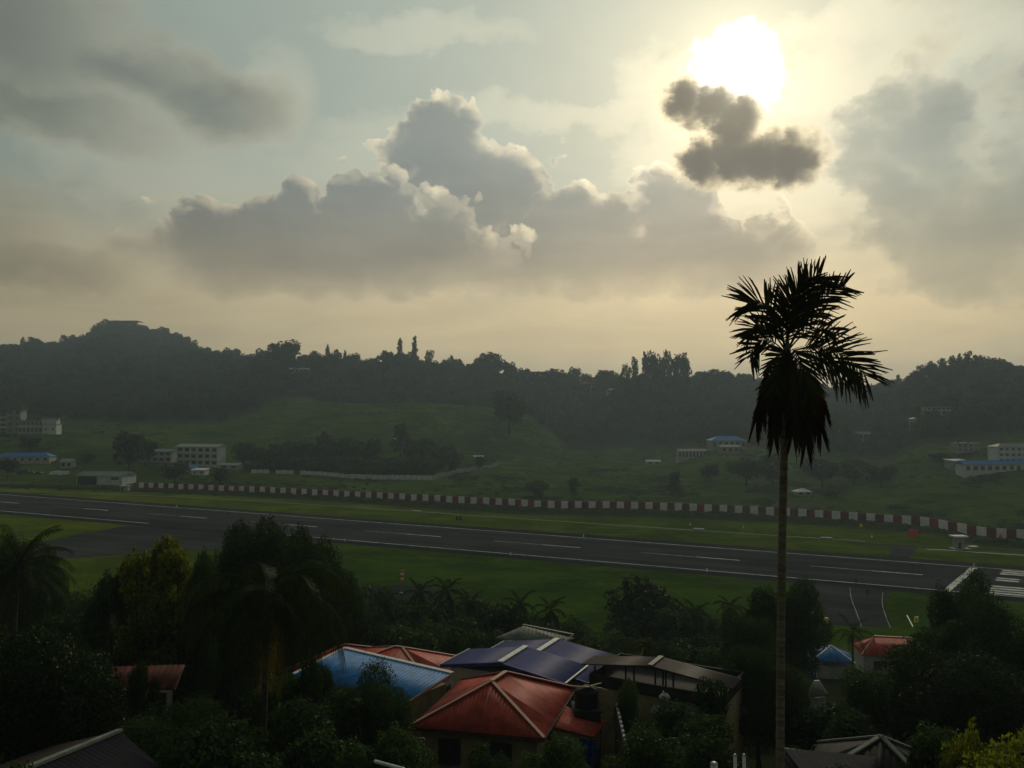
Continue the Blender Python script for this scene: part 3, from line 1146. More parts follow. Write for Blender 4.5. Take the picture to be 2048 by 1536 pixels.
# ------------------------------------------------------------------ palms
def frond_mesh(name, L, e0, droop, mat, seed, pairs=34, leaf=0.75, leafw=0.045, hang=0.75, vlift=0.15):
    """feather frond growing along +X at elevation e0, bending down by droop (radians over its length)"""
    r = random.Random(seed)
    N = 16
    pts = [Vector((0, 0, 0))]
    ang = e0
    for i in range(N):
        ang = e0 - droop * ((i + 1) / N) ** 1.3
        pts.append(pts[-1] + Vector((math.cos(ang), 0, math.sin(ang))) * (L / N))
    V, Q = [], []

    def at(t):
        k = min(N - 1, int(t * N))
        f = t * N - k
        return pts[k].lerp(pts[k + 1], f), (pts[k + 1] - pts[k]).normalized()
    for i in range(pairs):
        t = 0.14 + 0.85 * i / (pairs - 1)
        p, d = at(t)
        ll = leaf * (0.45 + 0.75 * math.sin(math.pi * min(1, 0.12 + t * 0.86)) ** 0.8) * r.uniform(0.82, 1.12)
        for s in (-1, 1):
            out = (d * (0.45 + 0.4 * t) + Vector((0, s, 0)) * 0.9 + Vector((0, 0, vlift))).normalized()
            mid = p + out * ll * 0.45 + Vector((0, 0, -hang * 0.10 * ll))
            tip = p + out * ll * (1 - 0.35 * hang) + Vector((0, 0, -hang * ll * r.uniform(0.45, 0.75)))
            wv = d * leafw * 0.5
            b = len(V)
            V += [p - wv * 0.7, p + wv * 0.7, mid + wv, mid - wv, tip + wv * 0.15, tip - wv * 0.15]
            Q += [(b, b + 1, b + 2, b + 3), (b + 3, b + 2, b + 4, b + 5)]
    # rachis as a square tapering stem
    b = len(V)
    for i, p in enumerate(pts):
        w = 0.035 * (1 - 0.85 * i / N) * (L / 3.5 + 0.3)
        V += [p + Vector((0, w, 0)), p + Vector((0, 0, w)), p + Vector((0, -w, 0)), p + Vector((0, 0, -w))]
    for i in range(N):
        for k in range(4):
            a = b + i * 4
            Q.append((a + k, a + (k + 1) % 4, a + 4 + (k + 1) % 4, a + 4 + k))
    return np_mesh(name, [tuple(v) for v in V], Q, mat)


FR = {}
for i, (e0, dr_) in enumerate(((1.25, 1.1), (0.95, 1.5), (0.55, 1.5), (0.15, 1.3), (-0.35, 1.0), (-0.95, 0.5))):
    for j in range(2):
        FR['coco', i, j] = frond_mesh('frond', 4.2, e0 + 0.08 * j, dr_, 'leaf_palm', 100 + i * 2 + j, 36, 0.85, 0.055, 0.85)
    FR['far', i, 0] = frond_mesh('frond', 4.2, e0, dr_, 'leaf_palm', 130 + i, 22, 1.0, 0.16, 0.8)
    FR['dry', i, 0] = frond_mesh('frond', 4.0, e0 - 0.2, dr_ + 0.2, 'leaf_palm_dry', 150 + i, 32, 0.8, 0.055, 1.0)
for i, (e0, dr_) in enumerate(((1.15, 2.3), (0.9, 2.3), (0.65, 2.1), (0.3, 1.8), (-0.2, 1.3), (-0.8, 0.7))):
    for j in range(2):
        FR['weep', i, j] = frond_mesh('frond', 5.0, e0 + 0.1 * j, dr_, 'leaf_palm', 200 + i * 2 + j, 46, 1.05, 0.06, 1.25, 0.0)


def palm(px, Y, ycrown, scale, label, kind='far', nf=14, lean=0.0, tr=0.14, droopy=0.0, group='palms at the edge of the airfield', dry=0, seed=None):
    """ycrown: image row of the crown's heart; scale 1 = fronds of 4.2 m"""
    base = on(px, Y)
    top = pt(px, ycrown, Y)
    H = top.z - base.z
    o = thing('palm_tree', label, 'palm', (base.x - lean, base.y, base.z - 0.1), 0, group)
    mb = MB()
    P, R_ = [], []
    for i in range(9):
        t = i / 8
        P.append((lean * t * t, 0, H * t))
        R_.append(tr * (1.5 if i == 0 else 1.0 - 0.25 * t))
    mb.tube(P, R_, 8)
    mb.build('trunk', 'bark_palm', o, True)
    r = random.Random(seed if seed is not None else int(px * 7 + Y))
    for i in range(nf):
        lv = min(5, int((i / nf) ** (1.0 - 0.5 * droopy) * 5.6 + r.uniform(-0.3, 0.4)))
        lv = max(1 if kind == 'weep' else 0, lv)
        if kind in ('coco', 'weep'):
            me = FR['dry', lv, 0] if (dry and i >= nf - dry) else FR[kind, lv, i % 2]
        else:
            me = FR['far', lv, 0]
        f = obj('frond', me, o, (lean, 0, H - 0.05), i * 2.399 + r.uniform(-0.25, 0.25))
        k = scale * r.uniform(0.85, 1.1)
        f.scale = (k, k, k)
    return o


# ------------------------------------------------------------------ the tall areca palm in front
AY = 20.0
APX = AY / FPX


def areca():
    base = on(1560, AY)
    crown = pt(1574, 705, AY)
    o = thing('areca_palm', 'tall slender areca palm silhouetted against the sky, with ragged drooping fronds', 'palm', tuple(base))
    # trunk with ring scars
    P, R_ = [], []
    p0, p1 = Vector((0, 0, -0.3)), local(o, pt(1573, 760, AY))
    mid = local(o, pt(1562, 1250, AY))
    n = 120
    for i in range(n + 1):
        t = i / n
        c = p0 * (1 - t) ** 2 + (mid * 2 - (p0 + p1) * 0.5) * (2 * t * (1 - t)) + p1 * t * t
        P.append(c)
        R_.append((0.108 - 0.020 * t) * (1.08 if i % 3 == 0 else 1.0) + (0.06 if i == 0 else 0))
    MB().tube(P, R_, 10).build('trunk', 'bark_areca', o, True)
    top = local(o, crown)
    MB().tube([p1 - Vector((0, 0, .05)), p1.lerp(top, 0.4), top, top + Vector((0.02, 0, 0.35))], [0.10, 0.135, 0.10, 0.03], 10).build('crownshaft', 'crownshaft', o, True)
    F = [  # rachis control points in picture pixels, depth of tip, leaflet length px, leaflets per side, dead
        ((1574, 700), (1580, 600), (1640, 556), 0.3, 62, 44, 0), ((1574, 700), (1570, 605), (1606, 565), -0.4, 52, 36, 0),
        ((1576, 700), (1620, 600), (1688, 572), 0.5, 50, 34, 0), ((1572, 700), (1545, 590), (1496, 606), -0.3, 58, 30, 0),
        ((1571, 702), (1530, 630), (1500, 664), 0.6, 44, 22, 0), ((1570, 705), (1522, 650), (1500, 712), -0.7, 44, 22, 0),
        ((1577, 700), (1632, 630), (1668, 668), -0.6, 40, 12, 0), ((1578, 702), (1655, 665), (1730, 750), 0.4, 66, 38, 0),
        ((1578, 704), (1640, 690), (1690, 752), -0.5, 50, 22, 0),
        ((1569, 712), (1540, 745), (1512, 840), 0.3, 50, 34, 1), ((1569, 716), (1548, 800), (1548, 868), -0.4, 44, 32, 1),
        ((1578, 712), (1618, 770), (1642, 858), 0.4, 52, 36, 1), ((1576, 715), (1612, 800), (1612, 885), -0.4, 50, 36, 1),
        ((1574, 715), (1590, 800), (1585, 870), -0.7, 46, 34, 1), ((1577, 708), (1630, 740), (1650, 820), 0.7, 44, 30, 1),
        ((1574, 700), (1562, 690), (1552, 790), -1.2, 44, 30, 0), ((1576, 700), (1604, 690), (1616, 795), -1.2, 46, 30, 0), ((1574, 702), (1582, 690), (1580, 800), -1.5, 44, 30, 1), ((1572, 702), (1545, 705), (1524, 790), 0.9, 42, 28, 1),
        ((1575, 702), (1604, 640), (1645, 628), 0.8, 44, 13, 0), ((1572, 705), (1556, 660), (1580, 590), 0.9, 52, 34, 0),
    ]
    r = random.Random(5)
    for (a, b, c, dY, ll, ns, dead) in F:
        A, C_ = local(o, pt(*a, AY)), local(o, pt(*c, AY + dY))
        B_ = local(o, pt(*b, AY + dY * 0.4))
        V, Q = [], []
        view = Vector((0, 1, 0))
        pts = []
        N = 18
        for i in range(N + 1):
            t = i / N
            pts.append(A * (1 - t) ** 2 + B_ * (2 * t * (1 - t)) + C_ * t * t)
        for s in (-1, 1):
            for i in range(ns):
                t = 0.22 + 0.78 * i / (ns - 1) + r.uniform(-0.01, 0.01)
                t = min(0.995, t)
                k = min(N - 1, int(t * N))
                p = pts[k].lerp(pts[k + 1], t * N - k)
                d = (pts[k + 1] - pts[k]).normalized()
                side = d.cross(view).normalized() * s
                tw = r.uniform(-0.5, 0.6) if not dead else r.uniform(-0.3, 0.3)
                fan = 0.65 + 0.95 * t ** 1.5
                out = (d * fan + side * (r.uniform(0.55, 1.25) if not dead else 0.55) + view * tw * 0.6).normalized()
                if dead:
                    out = (out + Vector((0, 0, -0.75))).normalized()
                L = ll * APX * 1.12 * (0.62 + 0.48 * math.sin(math.pi * (0.15 + 0.7 * t))) * r.uniform(0.80, 1.15)
                sag = Vector((0, 0, -1)) * L * r.uniform(0.04, 0.20)
                m_ = p + out * L * 0.55 + sag * 0.25
                e_ = p + out * L + sag
                w = r.uniform(0.038, 0.066) * (0.85 if dead else 1.0)
                wv = out.cross(view)
                wv = (wv.normalized() if wv.length > 0.1 else side) * w * 0.5
                wv = (wv + view * r.uniform(-0.012, 0.012))
                bq = len(V)
                V += [p - wv * 0.5, p + wv * 0.5, m_ + wv, m_ - wv, e_ + wv * 0.35, e_ - wv * 0.35]
                Q += [(bq, bq + 1, bq + 2, bq + 3), (bq + 3, bq + 2, bq + 4, bq + 5)]
                if r.random() < 0.12:       # torn thread
                    q2 = e_ + Vector((r.uniform(-.08, .08), r.uniform(-.05, .05), -r.uniform(.05, .2)))
                    bq = len(V)
                    V += [e_ - wv * .2, e_ + wv * .2, q2 + wv * .1, q2 - wv * .1]
                    Q += [(bq, bq + 1, bq + 2, bq + 3)]
        bq = len(V)
        for i, p in enumerate(pts):
            w = 0.026 * (1 - 0.8 * i / N) + 0.004
            V += [p + Vector((w, 0, 0)), p + Vector((0, w, 0)), p + Vector((-w, 0, 0)), p + Vector((0, -w, 0))]
        bq0 = bq
        for i in range(N):
            for k in range(4):
                q = bq0 + i * 4
                Q.append((q + k, q + (k + 1) % 4, q + 4 + (k + 1) % 4, q + 4 + k))
        obj('frond', np_mesh('frond', [tuple(v) for v in V], Q, 'leaf_areca_dead' if dead else 'leaf_areca'), o)
    return o


areca()

# ------------------------------------------------------------------ hillside forest: one mass nobody could count
src = bpy.data.collections.new('forest_sources')
for key in ('far_round0', 'far_round1', 'far_open0', 'far_open1', 'far_tall0', 'far_round2'):
    so_ = bpy.data.objects.new('forest_tree', TEMPL[key][0])
    src.objects.link(so_)


def forest(name, label, pts, scales, seed, src=src):
    me = bpy.data.meshes.new(name)
    me.from_pydata([tuple(p) for p in pts], [], [])
    a = me.attributes.new('tree_scale', 'FLOAT_VECTOR', 'POINT')
    a.data.foreach_set('vector', np.asarray(scales, np.float32).ravel())
    o = tag(obj(name, me), label, None, None, 'stuff')
    ng = bpy.data.node_groups.new(name, 'GeometryNodeTree')
    ng.interface.new_socket('Geometry', in_out='INPUT', socket_type='NodeSocketGeometry')
    ng.interface.new_socket('Geometry', in_out='OUTPUT', socket_type='NodeSocketGeometry')
    gi, go = ng.nodes.new('NodeGroupInput'), ng.nodes.new('NodeGroupOutput')
    ci = ng.nodes.new('GeometryNodeCollectionInfo')
    ci.inputs['Collection'].default_value = src
    ci.inputs['Separate Children'].default_value = True
    ci.inputs['Reset Children'].default_value = True
    ip = ng.nodes.new('GeometryNodeInstanceOnPoints')
    ip.inputs['Pick Instance'].default_value = True
    na = ng.nodes.new('GeometryNodeInputNamedAttribute')
    na.data_type = 'FLOAT_VECTOR'
    na.inputs['Name'].default_value = 'tree_scale'
    rv = ng.nodes.new('FunctionNodeRandomValue')
    rv.data_type = 'FLOAT_VECTOR'
    rv.inputs[0].default_value = (-0.06, -0.06, 0)
    rv.inputs[1].default_value = (0.06, 0.06, 6.283)
    rv.inputs['Seed'].default_value = seed
    L = ng.links.new
    L(gi.outputs[0], ip.inputs['Points'])
    L(ci.outputs[0], ip.inputs['Instance'])
    L(rv.outputs[0], ip.inputs['Rotation'])
    L(na.outputs[0], ip.inputs['Scale'])
    L(ip.outputs[0], go.inputs[0])
    md = o.modifiers.new('scatter', 'NODES')
    md.node_group = ng
    return o


def scatter_forest():
    r = np.random.default_rng(3)
    P, S = [], []
    n = 30000
    Y = r.uniform(540, 1900, n)
    px = r.uniform(-350, 2400, n)
    keep = r.random(n) < (Y / 1900) ** 1.0          # even density on the ground
    px, Y = px[keep], Y[keep]
    y0 = np.interp(px, FOREST_PX, FOREST_Y0)
    y1 = np.interp(px, [0, 230, 330, 430, 560, 700, 1050, 1300, 1450, 1750, 1870, 2900], [1720, 1740, 1780, 1450, 1180, 1150, 1130, 1080, 1050, 1000, 900, 900])
    ok = (Y > y0 + r.normal(0, 12, len(Y))) & (Y < y1)
    px, Y = px[ok], Y[ok]
    x = (px - 1024) / FPX * Y
    z = ground_np(x, Y)
    h = r.gamma(6, 1.0, len(x)) * 1.25 + 3.8
    h *= np.where(r.random(len(x)) < 0.08, 1.45, 1.0) * np.clip(Y / 900, 0.85, 1.25)
    w = h * r.uniform(0.75, 1.25, len(x))
    return np.stack([x, Y, z - 0.9], -1), np.stack([w, w, h], -1)


fp, fs = scatter_forest()
print('forest trees', len(fp))
forest('hillside_forest', 'dense dark wood covering the hills behind the airfield', fp, fs, 2)


# scrub and tall grass along the striped wall, with a few thickets in the field
scrub_src = bpy.data.collections.new('scrub_sources')
for i in range(3):
    bl = [(math.cos(k * 2.4) * 0.33 * (k > 0), math.sin(k * 2.4) * 0.33 * (k > 0), 0.30 + 0.06 * (k % 3), 0.24, 0.24, 0.22) for k in range(6)]
    scrub_src.objects.link(bpy.data.objects.new('scrub_plant', leaf_cloud('scrub_plant', bl, 260, 0.16, 'leaf_scrub', 300 + i, 0.4)))


def scrub():
    r = np.random.default_rng(9)
    n = 4200
    px = r.uniform(-100, 2250, n)
    far = np.interp(px, COLS, [FARC[c][0][0] for c in COLS])
    wy = np.interp(px, [p[0] for p in WALL_PIX], [p.y for p in WALL_XY])
    Y = np.where(r.random(n) < 0.45, wy - np.abs(r.normal(3, 7, n)), wy + np.abs(r.normal(4, 16, n)))
    # thickets
    m = 26
    cxp, cy = r.uniform(880, 2080, m), r.uniform(18, 190, m)
    k = r.integers(0, m, 1500)
    px2 = cxp[k] + r.normal(0, 16, 1500)
    Y2 = np.interp(cxp[k], [p[0] for p in WALL_PIX], [p.y for p in WALL_XY]) + cy[k] + r.normal(0, 5, 1500)
    px3, Y3 = r.uniform(-60, 2150, 5200), r.uniform(430, 860, 5200)
    keep = (Y3 < np.interp(px3, FOREST_PX, FOREST_Y0) + 10) & (np.sin(px3 * 0.021 + Y3 * 0.013) + np.sin(px3 * 0.047 - Y3 * 0.031) + r.normal(0, 0.7, 5200) > 0.5)
    px3, Y3 = px3[keep], Y3[keep]
    n3 = len(px3)
    px, Y = np.concatenate([px, px2, px3]), np.concatenate([Y, Y2, Y3])
    x = (px - 1024) / FPX * Y
    ok = np.array([wall_gap(a, b) for a, b in zip(x, Y)])
    x, Y = x[ok], Y[ok]
    z = ground_np(x, Y)
    h = r.uniform(0.6, 1.7, len(x))
    w = h * r.uniform(1.8, 3.4, len(x))
    return np.stack([x, Y, z - 0.12 * h], -1), np.stack([w, w, h * 1.3], -1)

# ================================================================== walls of the airfield
WALL_PIX = [(268, 976), (560, 988), (830, 1003), (1050, 1015), (1095, 1018), (1300, 1020), (1540, 1031), (1700, 1042), (1850, 1053), (1905, 1064), (1970, 1076), (2048, 1081), (2250, 1095)]
WALL_XY = [air(*p) for p in WALL_PIX]


def wall_gap(x, y):
    for a, b in zip(WALL_XY[:-1], WALL_XY[1:]):
        ab = Vector((b.x - a.x, b.y - a.y))
        t = max(0, min(1, ((x - a.x) * ab.x + (y - a.y) * ab.y) / ab.length_squared))
        q = Vector((a.x, a.y)) + ab * t
        if (Vector((x, y)) - q).length < 2.2:
            return False
    return not (SHED_BOX[0] < x < SHED_BOX[1] and SHED_BOX[2] < y < SHED_BOX[3])


SHED_BOX = (-320, -190, 425, 520)


def wall_row(px):
    return np.interp(px, [p[0] for p in WALL_PIX], [p[1] for p in WALL_PIX])


wroot = thing('perimeter_wall', 'long airfield wall painted in alternating red and white panels', 'wall', tuple(air(1095, 1018)))
px, i = 268.0, 0
rr = random.Random(4)
while px < 2230:
    per = np.interp(px, [280, 700, 960, 1200, 1450, 1650, 1850, 2000], [19.6, 21.6, 25, 28.2, 30.5, 34, 37, 40])
    wpx = per * (0.50 if i % 2 else 0.50)
    a, b = air(px, wall_row(px)), air(px + wpx, wall_row(px + wpx))
    h = np.interp(px, [280, 1000, 2000], [2.9, 3.5, 3.9]) + rr.uniform(-0.06, 0.06)
    white = i % 2 == 1
    zb = 0.0
    if not white:
        zb -= 0.1
    A, B = local(wroot, a), local(wroot, b)
    mb = MB()
    mb.bar(A + Vector((0, 0, zb + h / 2)), B + Vector((0, 0, zb + h / 2)), 0.28 if white else 0.24, h + 0.3)
    mb.build('white_panel' if white else 'red_panel', 'panel_white' if white else ('panel_red_bright' if rr.random() < 0.22 else 'panel_red'), wroot)
    px += wpx
    i += 1

w2 = [on(478, 479), on(600, 480), on(700, 481), on(866, 484), on(930, 540), on(1000, 600)]
w2root = thing('boundary_wall', 'low white-panelled boundary wall in the field below the bushy trees', 'wall', tuple(w2[2]))
for k, (a, b) in enumerate(zip(w2[:-1], w2[1:])):
    n = max(1, int((b - a).length / 3.3))
    for j in range(n):
        if k < 1 and rr.random() < 0.30:
            continue
        p, q = a.lerp(b, j / n), a.lerp(b, (j + 0.94) / n)
        p.z, q.z = gz(p.x, p.y), gz(q.x, q.y)
        zt = max(p.z, q.z)
        hh = 2.7 + rr.uniform(-0.15, 0.1) - (0.5 if k < 2 else 0)
        P, Q = local(w2root, (p.x, p.y, zt)), local(w2root, (q.x, q.y, zt))
        MB().bar(P + Vector((0, 0, hh / 2 - 0.5)), Q + Vector((0, 0, hh / 2 - 0.5)), 0.15, hh + 1.0).build('wall_panel', 'wall_white' if k < 3 else 'wall_grey', w2root)
    MB().bar(local(w2root, (b.x, b.y, gz(b.x, b.y) - 0.5)), local(w2root, (b.x, b.y, gz(b.x, b.y) + 2.6)), 0.3).build('post', 'concrete', w2root)

sp_, ss_ = scrub()
forest('field_scrub', 'low scrub and tall grass along the striped wall and field', sp_, ss_, 5, scrub_src)

# ================================================================== roofs
def roof_sheet(parent, pts, mat, name='roof', pitch=0.20, amp=0.022, root=None, thick=0.05):
    """ribbed metal sheet over a convex polygon; the first edge is the eave, ribs run up the slope"""
    P = [Vector(p) for p in pts]
    e = (P[1] - P[0]).normalized()
    nrm = Vector((0, 0, 0))
    for i in range(len(P)):
        a, b = P[i], P[(i + 1) % len(P)]
        nrm += a.cross(b)
    nrm.normalize()
    if nrm.z < 0:
        nrm = -nrm
    s = nrm.cross(e).normalized()
    if (sum(P, Vector((0, 0, 0))) / len(P) - P[0]).dot(s) < 0:
        s = -s
    UV = [((p - P[0]).dot(e), (p - P[0]).dot(s)) for p in P]
    W3 = [(p - P[0]).dot(nrm) for p in P]
    umin, umax = min(u for u, v in UV), max(u for u, v in UV)
    n = max(3, int((umax - umin) / (pitch / 4)))
    us = [umin + (umax - umin) * i / n for i in range(n + 1)]

    def span(u):
        vs = []
        for i in range(len(UV)):
            (u0, v0), (u1, v1) = UV[i], UV[(i + 1) % len(UV)]
            if abs(u1 - u0) < 1e-9:
                if abs(u - u0) < 1e-6:
                    vs += [(v0, W3[i]), (v1, W3[(i + 1) % len(UV)])]
                continue
            t = (u - u0) / (u1 - u0)
            if -1e-6 <= t <= 1 + 1e-6:
                vs.append((v0 + (v1 - v0) * t, W3[i] + (W3[(i + 1) % len(UV)] - W3[i]) * t))
        return min(vs), max(vs)
    V, Q = [], []
    prof = (0.0, 0.7, 1.0, 0.7)
    for i, u in enumerate(us):
        u_ = min(max(u, umin + 1e-5), umax - 1e-5)
        (v0, w0), (v1, w1) = span(u_)
        o = amp * prof[i % 4]
        for (v, w, k) in ((v0, w0, o), (v1, w1, o), (v0, w0, -thick), (v1, w1, -thick)):
            V.append(P[0] + e * u + s * v + nrm * (w + k))
    for i in range(n):
        a, b = i * 4, i * 4 + 4
        Q += [(a, b, b + 1, a + 1), (a + 2, a + 3, b + 3, b + 2), (a, a + 2, b + 2, b), (a + 1, b + 1, b + 3, a + 3)]
    Q += [(0, 1, 3, 2), (n * 4, n * 4 + 2, n * 4 + 3, n * 4 + 1)]
    if root is not None:
        V = [local(root, v) for v in V]
    return obj(name, np_mesh(name, [tuple(v) for v in V], Q, mat), parent)


def cap(parent, root, p, q, mat, w=0.22, h=0.07, lift=0.05, name='ridge_cap'):
    p, q = Vector(p) + Vector((0, 0, lift)), Vector(q) + Vector((0, 0, lift))
    return MB().bar(local(root, p), local(root, q), w, h).build(name, mat, parent)


def walls(root, foot, ztop, mat, name='wall', zbot=None):
    """closed prism of walls on a footprint (world xy), from the ground up to ztop"""
    mb = MB()
    zb = min(gz(p[0], p[1]) for p in foot) - 0.5 if zbot is None else zbot
    n = len(foot)
    lo = [local(root, (p[0], p[1], zb)) for p in foot]
    hi = [local(root, (p[0], p[1], ztop if not hasattr(ztop, '__len__') else ztop[i])) for i, p in enumerate(foot)]
    for i in range(n):
        j = (i + 1) % n
        mb.quad(lo[i], lo[j], hi[j], hi[i])
    mb.quad(*hi)
    mb.quad(*lo[::-1])
    return mb.build(name, mat, root)


def inset(foot, d):
    c = sum((Vector((p[0], p[1])) for p in foot), Vector((0, 0))) / len(foot)
    out = []
    for p in foot:
        v = Vector((p[0], p[1])) - c
        out.append(c + v * max(0.2, 1 - d / v.length))
    return out


def window(root, a, b, z0, z1, t0, t1, off=0.04, frame='wood_dark', pane='glass'):
    """window on the wall running from a to b (world xy, outside on the right of a->b seen from above)"""
    a, b = Vector((a[0], a[1])), Vector((b[0], b[1]))
    d = (b - a).normalized()
    n = Vector((d.y, -d.x))
    p, q = a.lerp(b, t0), a.lerp(b, t1)
    zm = (z0 + z1) / 2
    P = local(root, (p.x + n.x * off, p.y + n.y * off, zm))
    Q = local(root, (q.x + n.x * off, q.y + n.y * off, zm))
    f = MB()
    hh = z1 - z0
    f.bar(P + Vector((0, 0, hh / 2)), Q + Vector((0, 0, hh / 2)), 0.12, 0.08)
    f.bar(P - Vector((0, 0, hh / 2)), Q - Vector((0, 0, hh / 2)), 0.16, 0.08)
    for R_ in (P, Q, P.lerp(Q, 0.5)):
        f.bar(R_ - Vector((0, 0, hh / 2)), R_ + Vector((0, 0, hh / 2)), 0.08, 0.10)
    w = f.build('window', frame, root)
    MB().bar(P, Q, 0.03, hh).build('pane', pane, w)
    return w


# ------------------------------------------------------------------ red hip-roofed house, nearest
ZE, ZR = -16.8, -14.9
FL, FRr, BR = atz(818, 1453, ZE), atz(1088, 1477, ZE), atz(1152, 1376, ZE)
BL = FL + (BR - FRr)
A1, A2 = atz(983, 1363, ZR), atz(1012, 1344, ZR)
cx = (FL + FRr + BR + BL) / 4
h1 = thing('house', 'nearest house with a large red hip roof of ribbed metal and yellow walls', 'house', (cx.x, cx.y, gz(cx.x, cx.y)))
rf = roof_sheet(h1, [FL, FRr, A1], 'roof_red', root=h1)
for poly in ([FRr, BR, A2, A1], [BR, BL, A2], [BL, FL, A1, A2]):
    roof_sheet(rf, poly, 'roof_red', 'roof_face', root=h1)
for p, q in ((FL, A1), (FRr, A1), (BR, A2), (BL, A2), (A1, A2)):
    cap(rf, h1, p, q, 'roof_red_cap', 0.26 if q is A2 and p is A1 else 0.2)
ft = inset([(p.x, p.y) for p in (FL, FRr, BR, BL)], 0.75)
walls(h1, ft, CZ + ZE - 0.08, 'wall_yellow')
fz = CZ + ZE
window(h1, ft[0], ft[1], fz - 2.0, fz - 0.7, 0.16, 0.34)
window(h1, ft[0], ft[1], fz - 2.0, fz - 0.7, 0.60, 0.78)
window(h1, ft[1], ft[2], fz - 2.0, fz - 0.7, 0.25, 0.45)
MB().bar(local(h1, FL - Vector((0, 0, .12))), local(h1, FRr - Vector((0, 0, .12))), 0.08, 0.16).build('fascia', 'wood_dark', h1)
MB().bar(local(h1, FRr - Vector((0, 0, .12))), local(h1, BR - Vector((0, 0, .12))), 0.08, 0.16).build('fascia', 'wood_dark', h1)
# lean-to on the right with its own yellow wall
L0, L1 = atz(1098, 1452, -16.95), atz(1188, 1474, -17.55)
L2, L3 = atz(1213, 1443, -17.50), atz(1128, 1412, -16.85)
lean = roof_sheet(h1, [L1, L2, L3, L0], 'roof_red', 'lean_to_roof', root=h1)
lf = inset([(p.x, p.y) for p in (L0, L1, L2, L3)], 0.35)
walls(h1, lf, [CZ - 17.25, CZ - 17.70, CZ - 17.60, CZ - 17.15], 'wall_yellow', 'annex_wall')
window(h1, lf[1], lf[2], CZ - 20.0, CZ - 18.8, 0.25, 0.7)

# blue tarpaulin hanging on the annex
tb = MB()
nx_, nz_ = 12, 10
g0, g1 = pt(1158, 1478, 41.6), pt(1194, 1478, 41.3)
vs = []
for j in range(nz_ + 1):
    for k in range(nx_ + 1):
        t, s = k / nx_, j / nz_
        p = g0.lerp(g1, 0.5 + (t - 0.5) * (1 - 0.25 * s))
        vs.append((p.x, p.y - 0.10 * math.sin(t * 14 + s * 3) * (0.4 + s) - 0.15 * s, p.z - 1.25 * s + 0.05 * math.sin(t * 9)))
tr_ = thing('tarpaulin', 'crumpled blue tarpaulin hanging beside the yellow wall of the red-roofed house', 'tarpaulin', vs[nz_ * (nx_ + 1)])
qs = [(j * (nx_ + 1) + k, j * (nx_ + 1) + k + 1, (j + 1) * (nx_ + 1) + k + 1, (j + 1) * (nx_ + 1) + k) for j in range(nz_) for k in range(nx_)]
tm = np_mesh('cloth', [tuple(local(tr_, v)) for v in vs], qs, 'blue_plastic', True)
obj('cloth', tm, tr_)
MB().tube([local(tr_, g0), local(tr_, g1)], 0.03, 6).build('rod', 'wood_dark', tr_)

# black water tank on its stand with loose planks on top
tp = pt(1173, 1412, 47.5)
tk = thing('water_tank', 'black plastic water tank on a masonry stand beside the red roof', 'water tank', (tp.x, tp.y, gz(tp.x, tp.y)))
hz = tp.z - tk.location.z
MB().lathe((0, 0, hz), [(0.66, 0.0), (0.70, 0.08), (0.66, 0.14), (0.70, 0.3), (0.66, 0.42), (0.70, 0.55), (0.66, 0.68), (0.70, 0.82), (0.62, 0.95), (0.30, 1.06), (0.28, 1.14), (0.05, 1.16)], 20).build('tank', 'black_plastic', tk, True)
MB().box((0, 0, hz / 2 - 0.15), (1.5, 1.5, hz - 0.1)).box((0, 0, hz - 0.06), (1.7, 1.7, 0.11)).build('stand', 'roof_stone', tk)
for k, (a, b, c_) in enumerate((((1145, 1372), (1204, 1376), 0), ((1170, 1369), (1214, 1380), 1), ((1158, 1378), (1202, 1366), 2), ((1180, 1373), (1192, 1386), 3))):
    P_, Q_ = pt(*a, 47.0), pt(*b, 47.6 + 0.2 * c_)
    pl = thing('plank', ['pale plank lying flat across the black water tank', 'pale plank slanting down from the tank towards the brown shed',
                         'pale plank crossed over the others on the tank', 'short plank end hanging over the side of the tank'][k], 'plank', tuple(P_), 0, 'planks on the water tank')
    MB().bar((0, 0, 0), local(pl, Q_), 0.11, 0.04).build('board', 'wood_pale', pl)

# ------------------------------------------------------------------ blue ribbed roof
zr0, zr1 = -16.3, -16.95
BLUE_RIB = dict(pitch=0.32, amp=0.07)
A, B = atz(690, 1297, zr0), atz(905, 1347, zr0)
d = (B - A).normalized()
pr = Vector((d.y, -d.x, 0))
if pr.y > 0:
    pr = -pr
Cc, Dd = B + pr * 4.6, A + pr * 4.6
Cc.z = Dd.z = CZ + zr1
E_, F_ = B - pr * 0.3, A - pr * 0.3
E_.z = F_.z = CZ + zr0 - 0.5
cx = (A + B + Cc + Dd) / 4
h2 = thing('house', 'bright blue ribbed metal roof with white ridge, left of the red hip roof', 'house', (cx.x, cx.y, gz(cx.x, cx.y)))
rf = roof_sheet(h2, [Dd, Cc, B, A], 'roof_blue', root=h2, **BLUE_RIB)
cap(rf, h2, A, B, 'cap_white', 0.34, 0.08)
cap(rf, h2, A, Dd, 'cap_white', 0.30, 0.08, name='verge_cap')
cap(rf, h2, B, Cc, 'roof_red_cap', 0.10, 0.14, -0.03, name='verge_board')
cap(rf, h2, Dd, Cc, 'roof_blue', 0.10, 0.10, -0.06, name='gutter')
ft = inset([(p.x, p.y) for p in (Dd, Cc, E_, F_)], 0.6)
walls(h2, ft, CZ + zr1 - 0.1, 'wall_yellow')
window(h2, ft[0], ft[1], CZ - 19.6, CZ - 18.2, 0.3, 0.42)
window(h2, ft[0], ft[1], CZ - 19.6, CZ - 18.2, 0.7, 0.82)


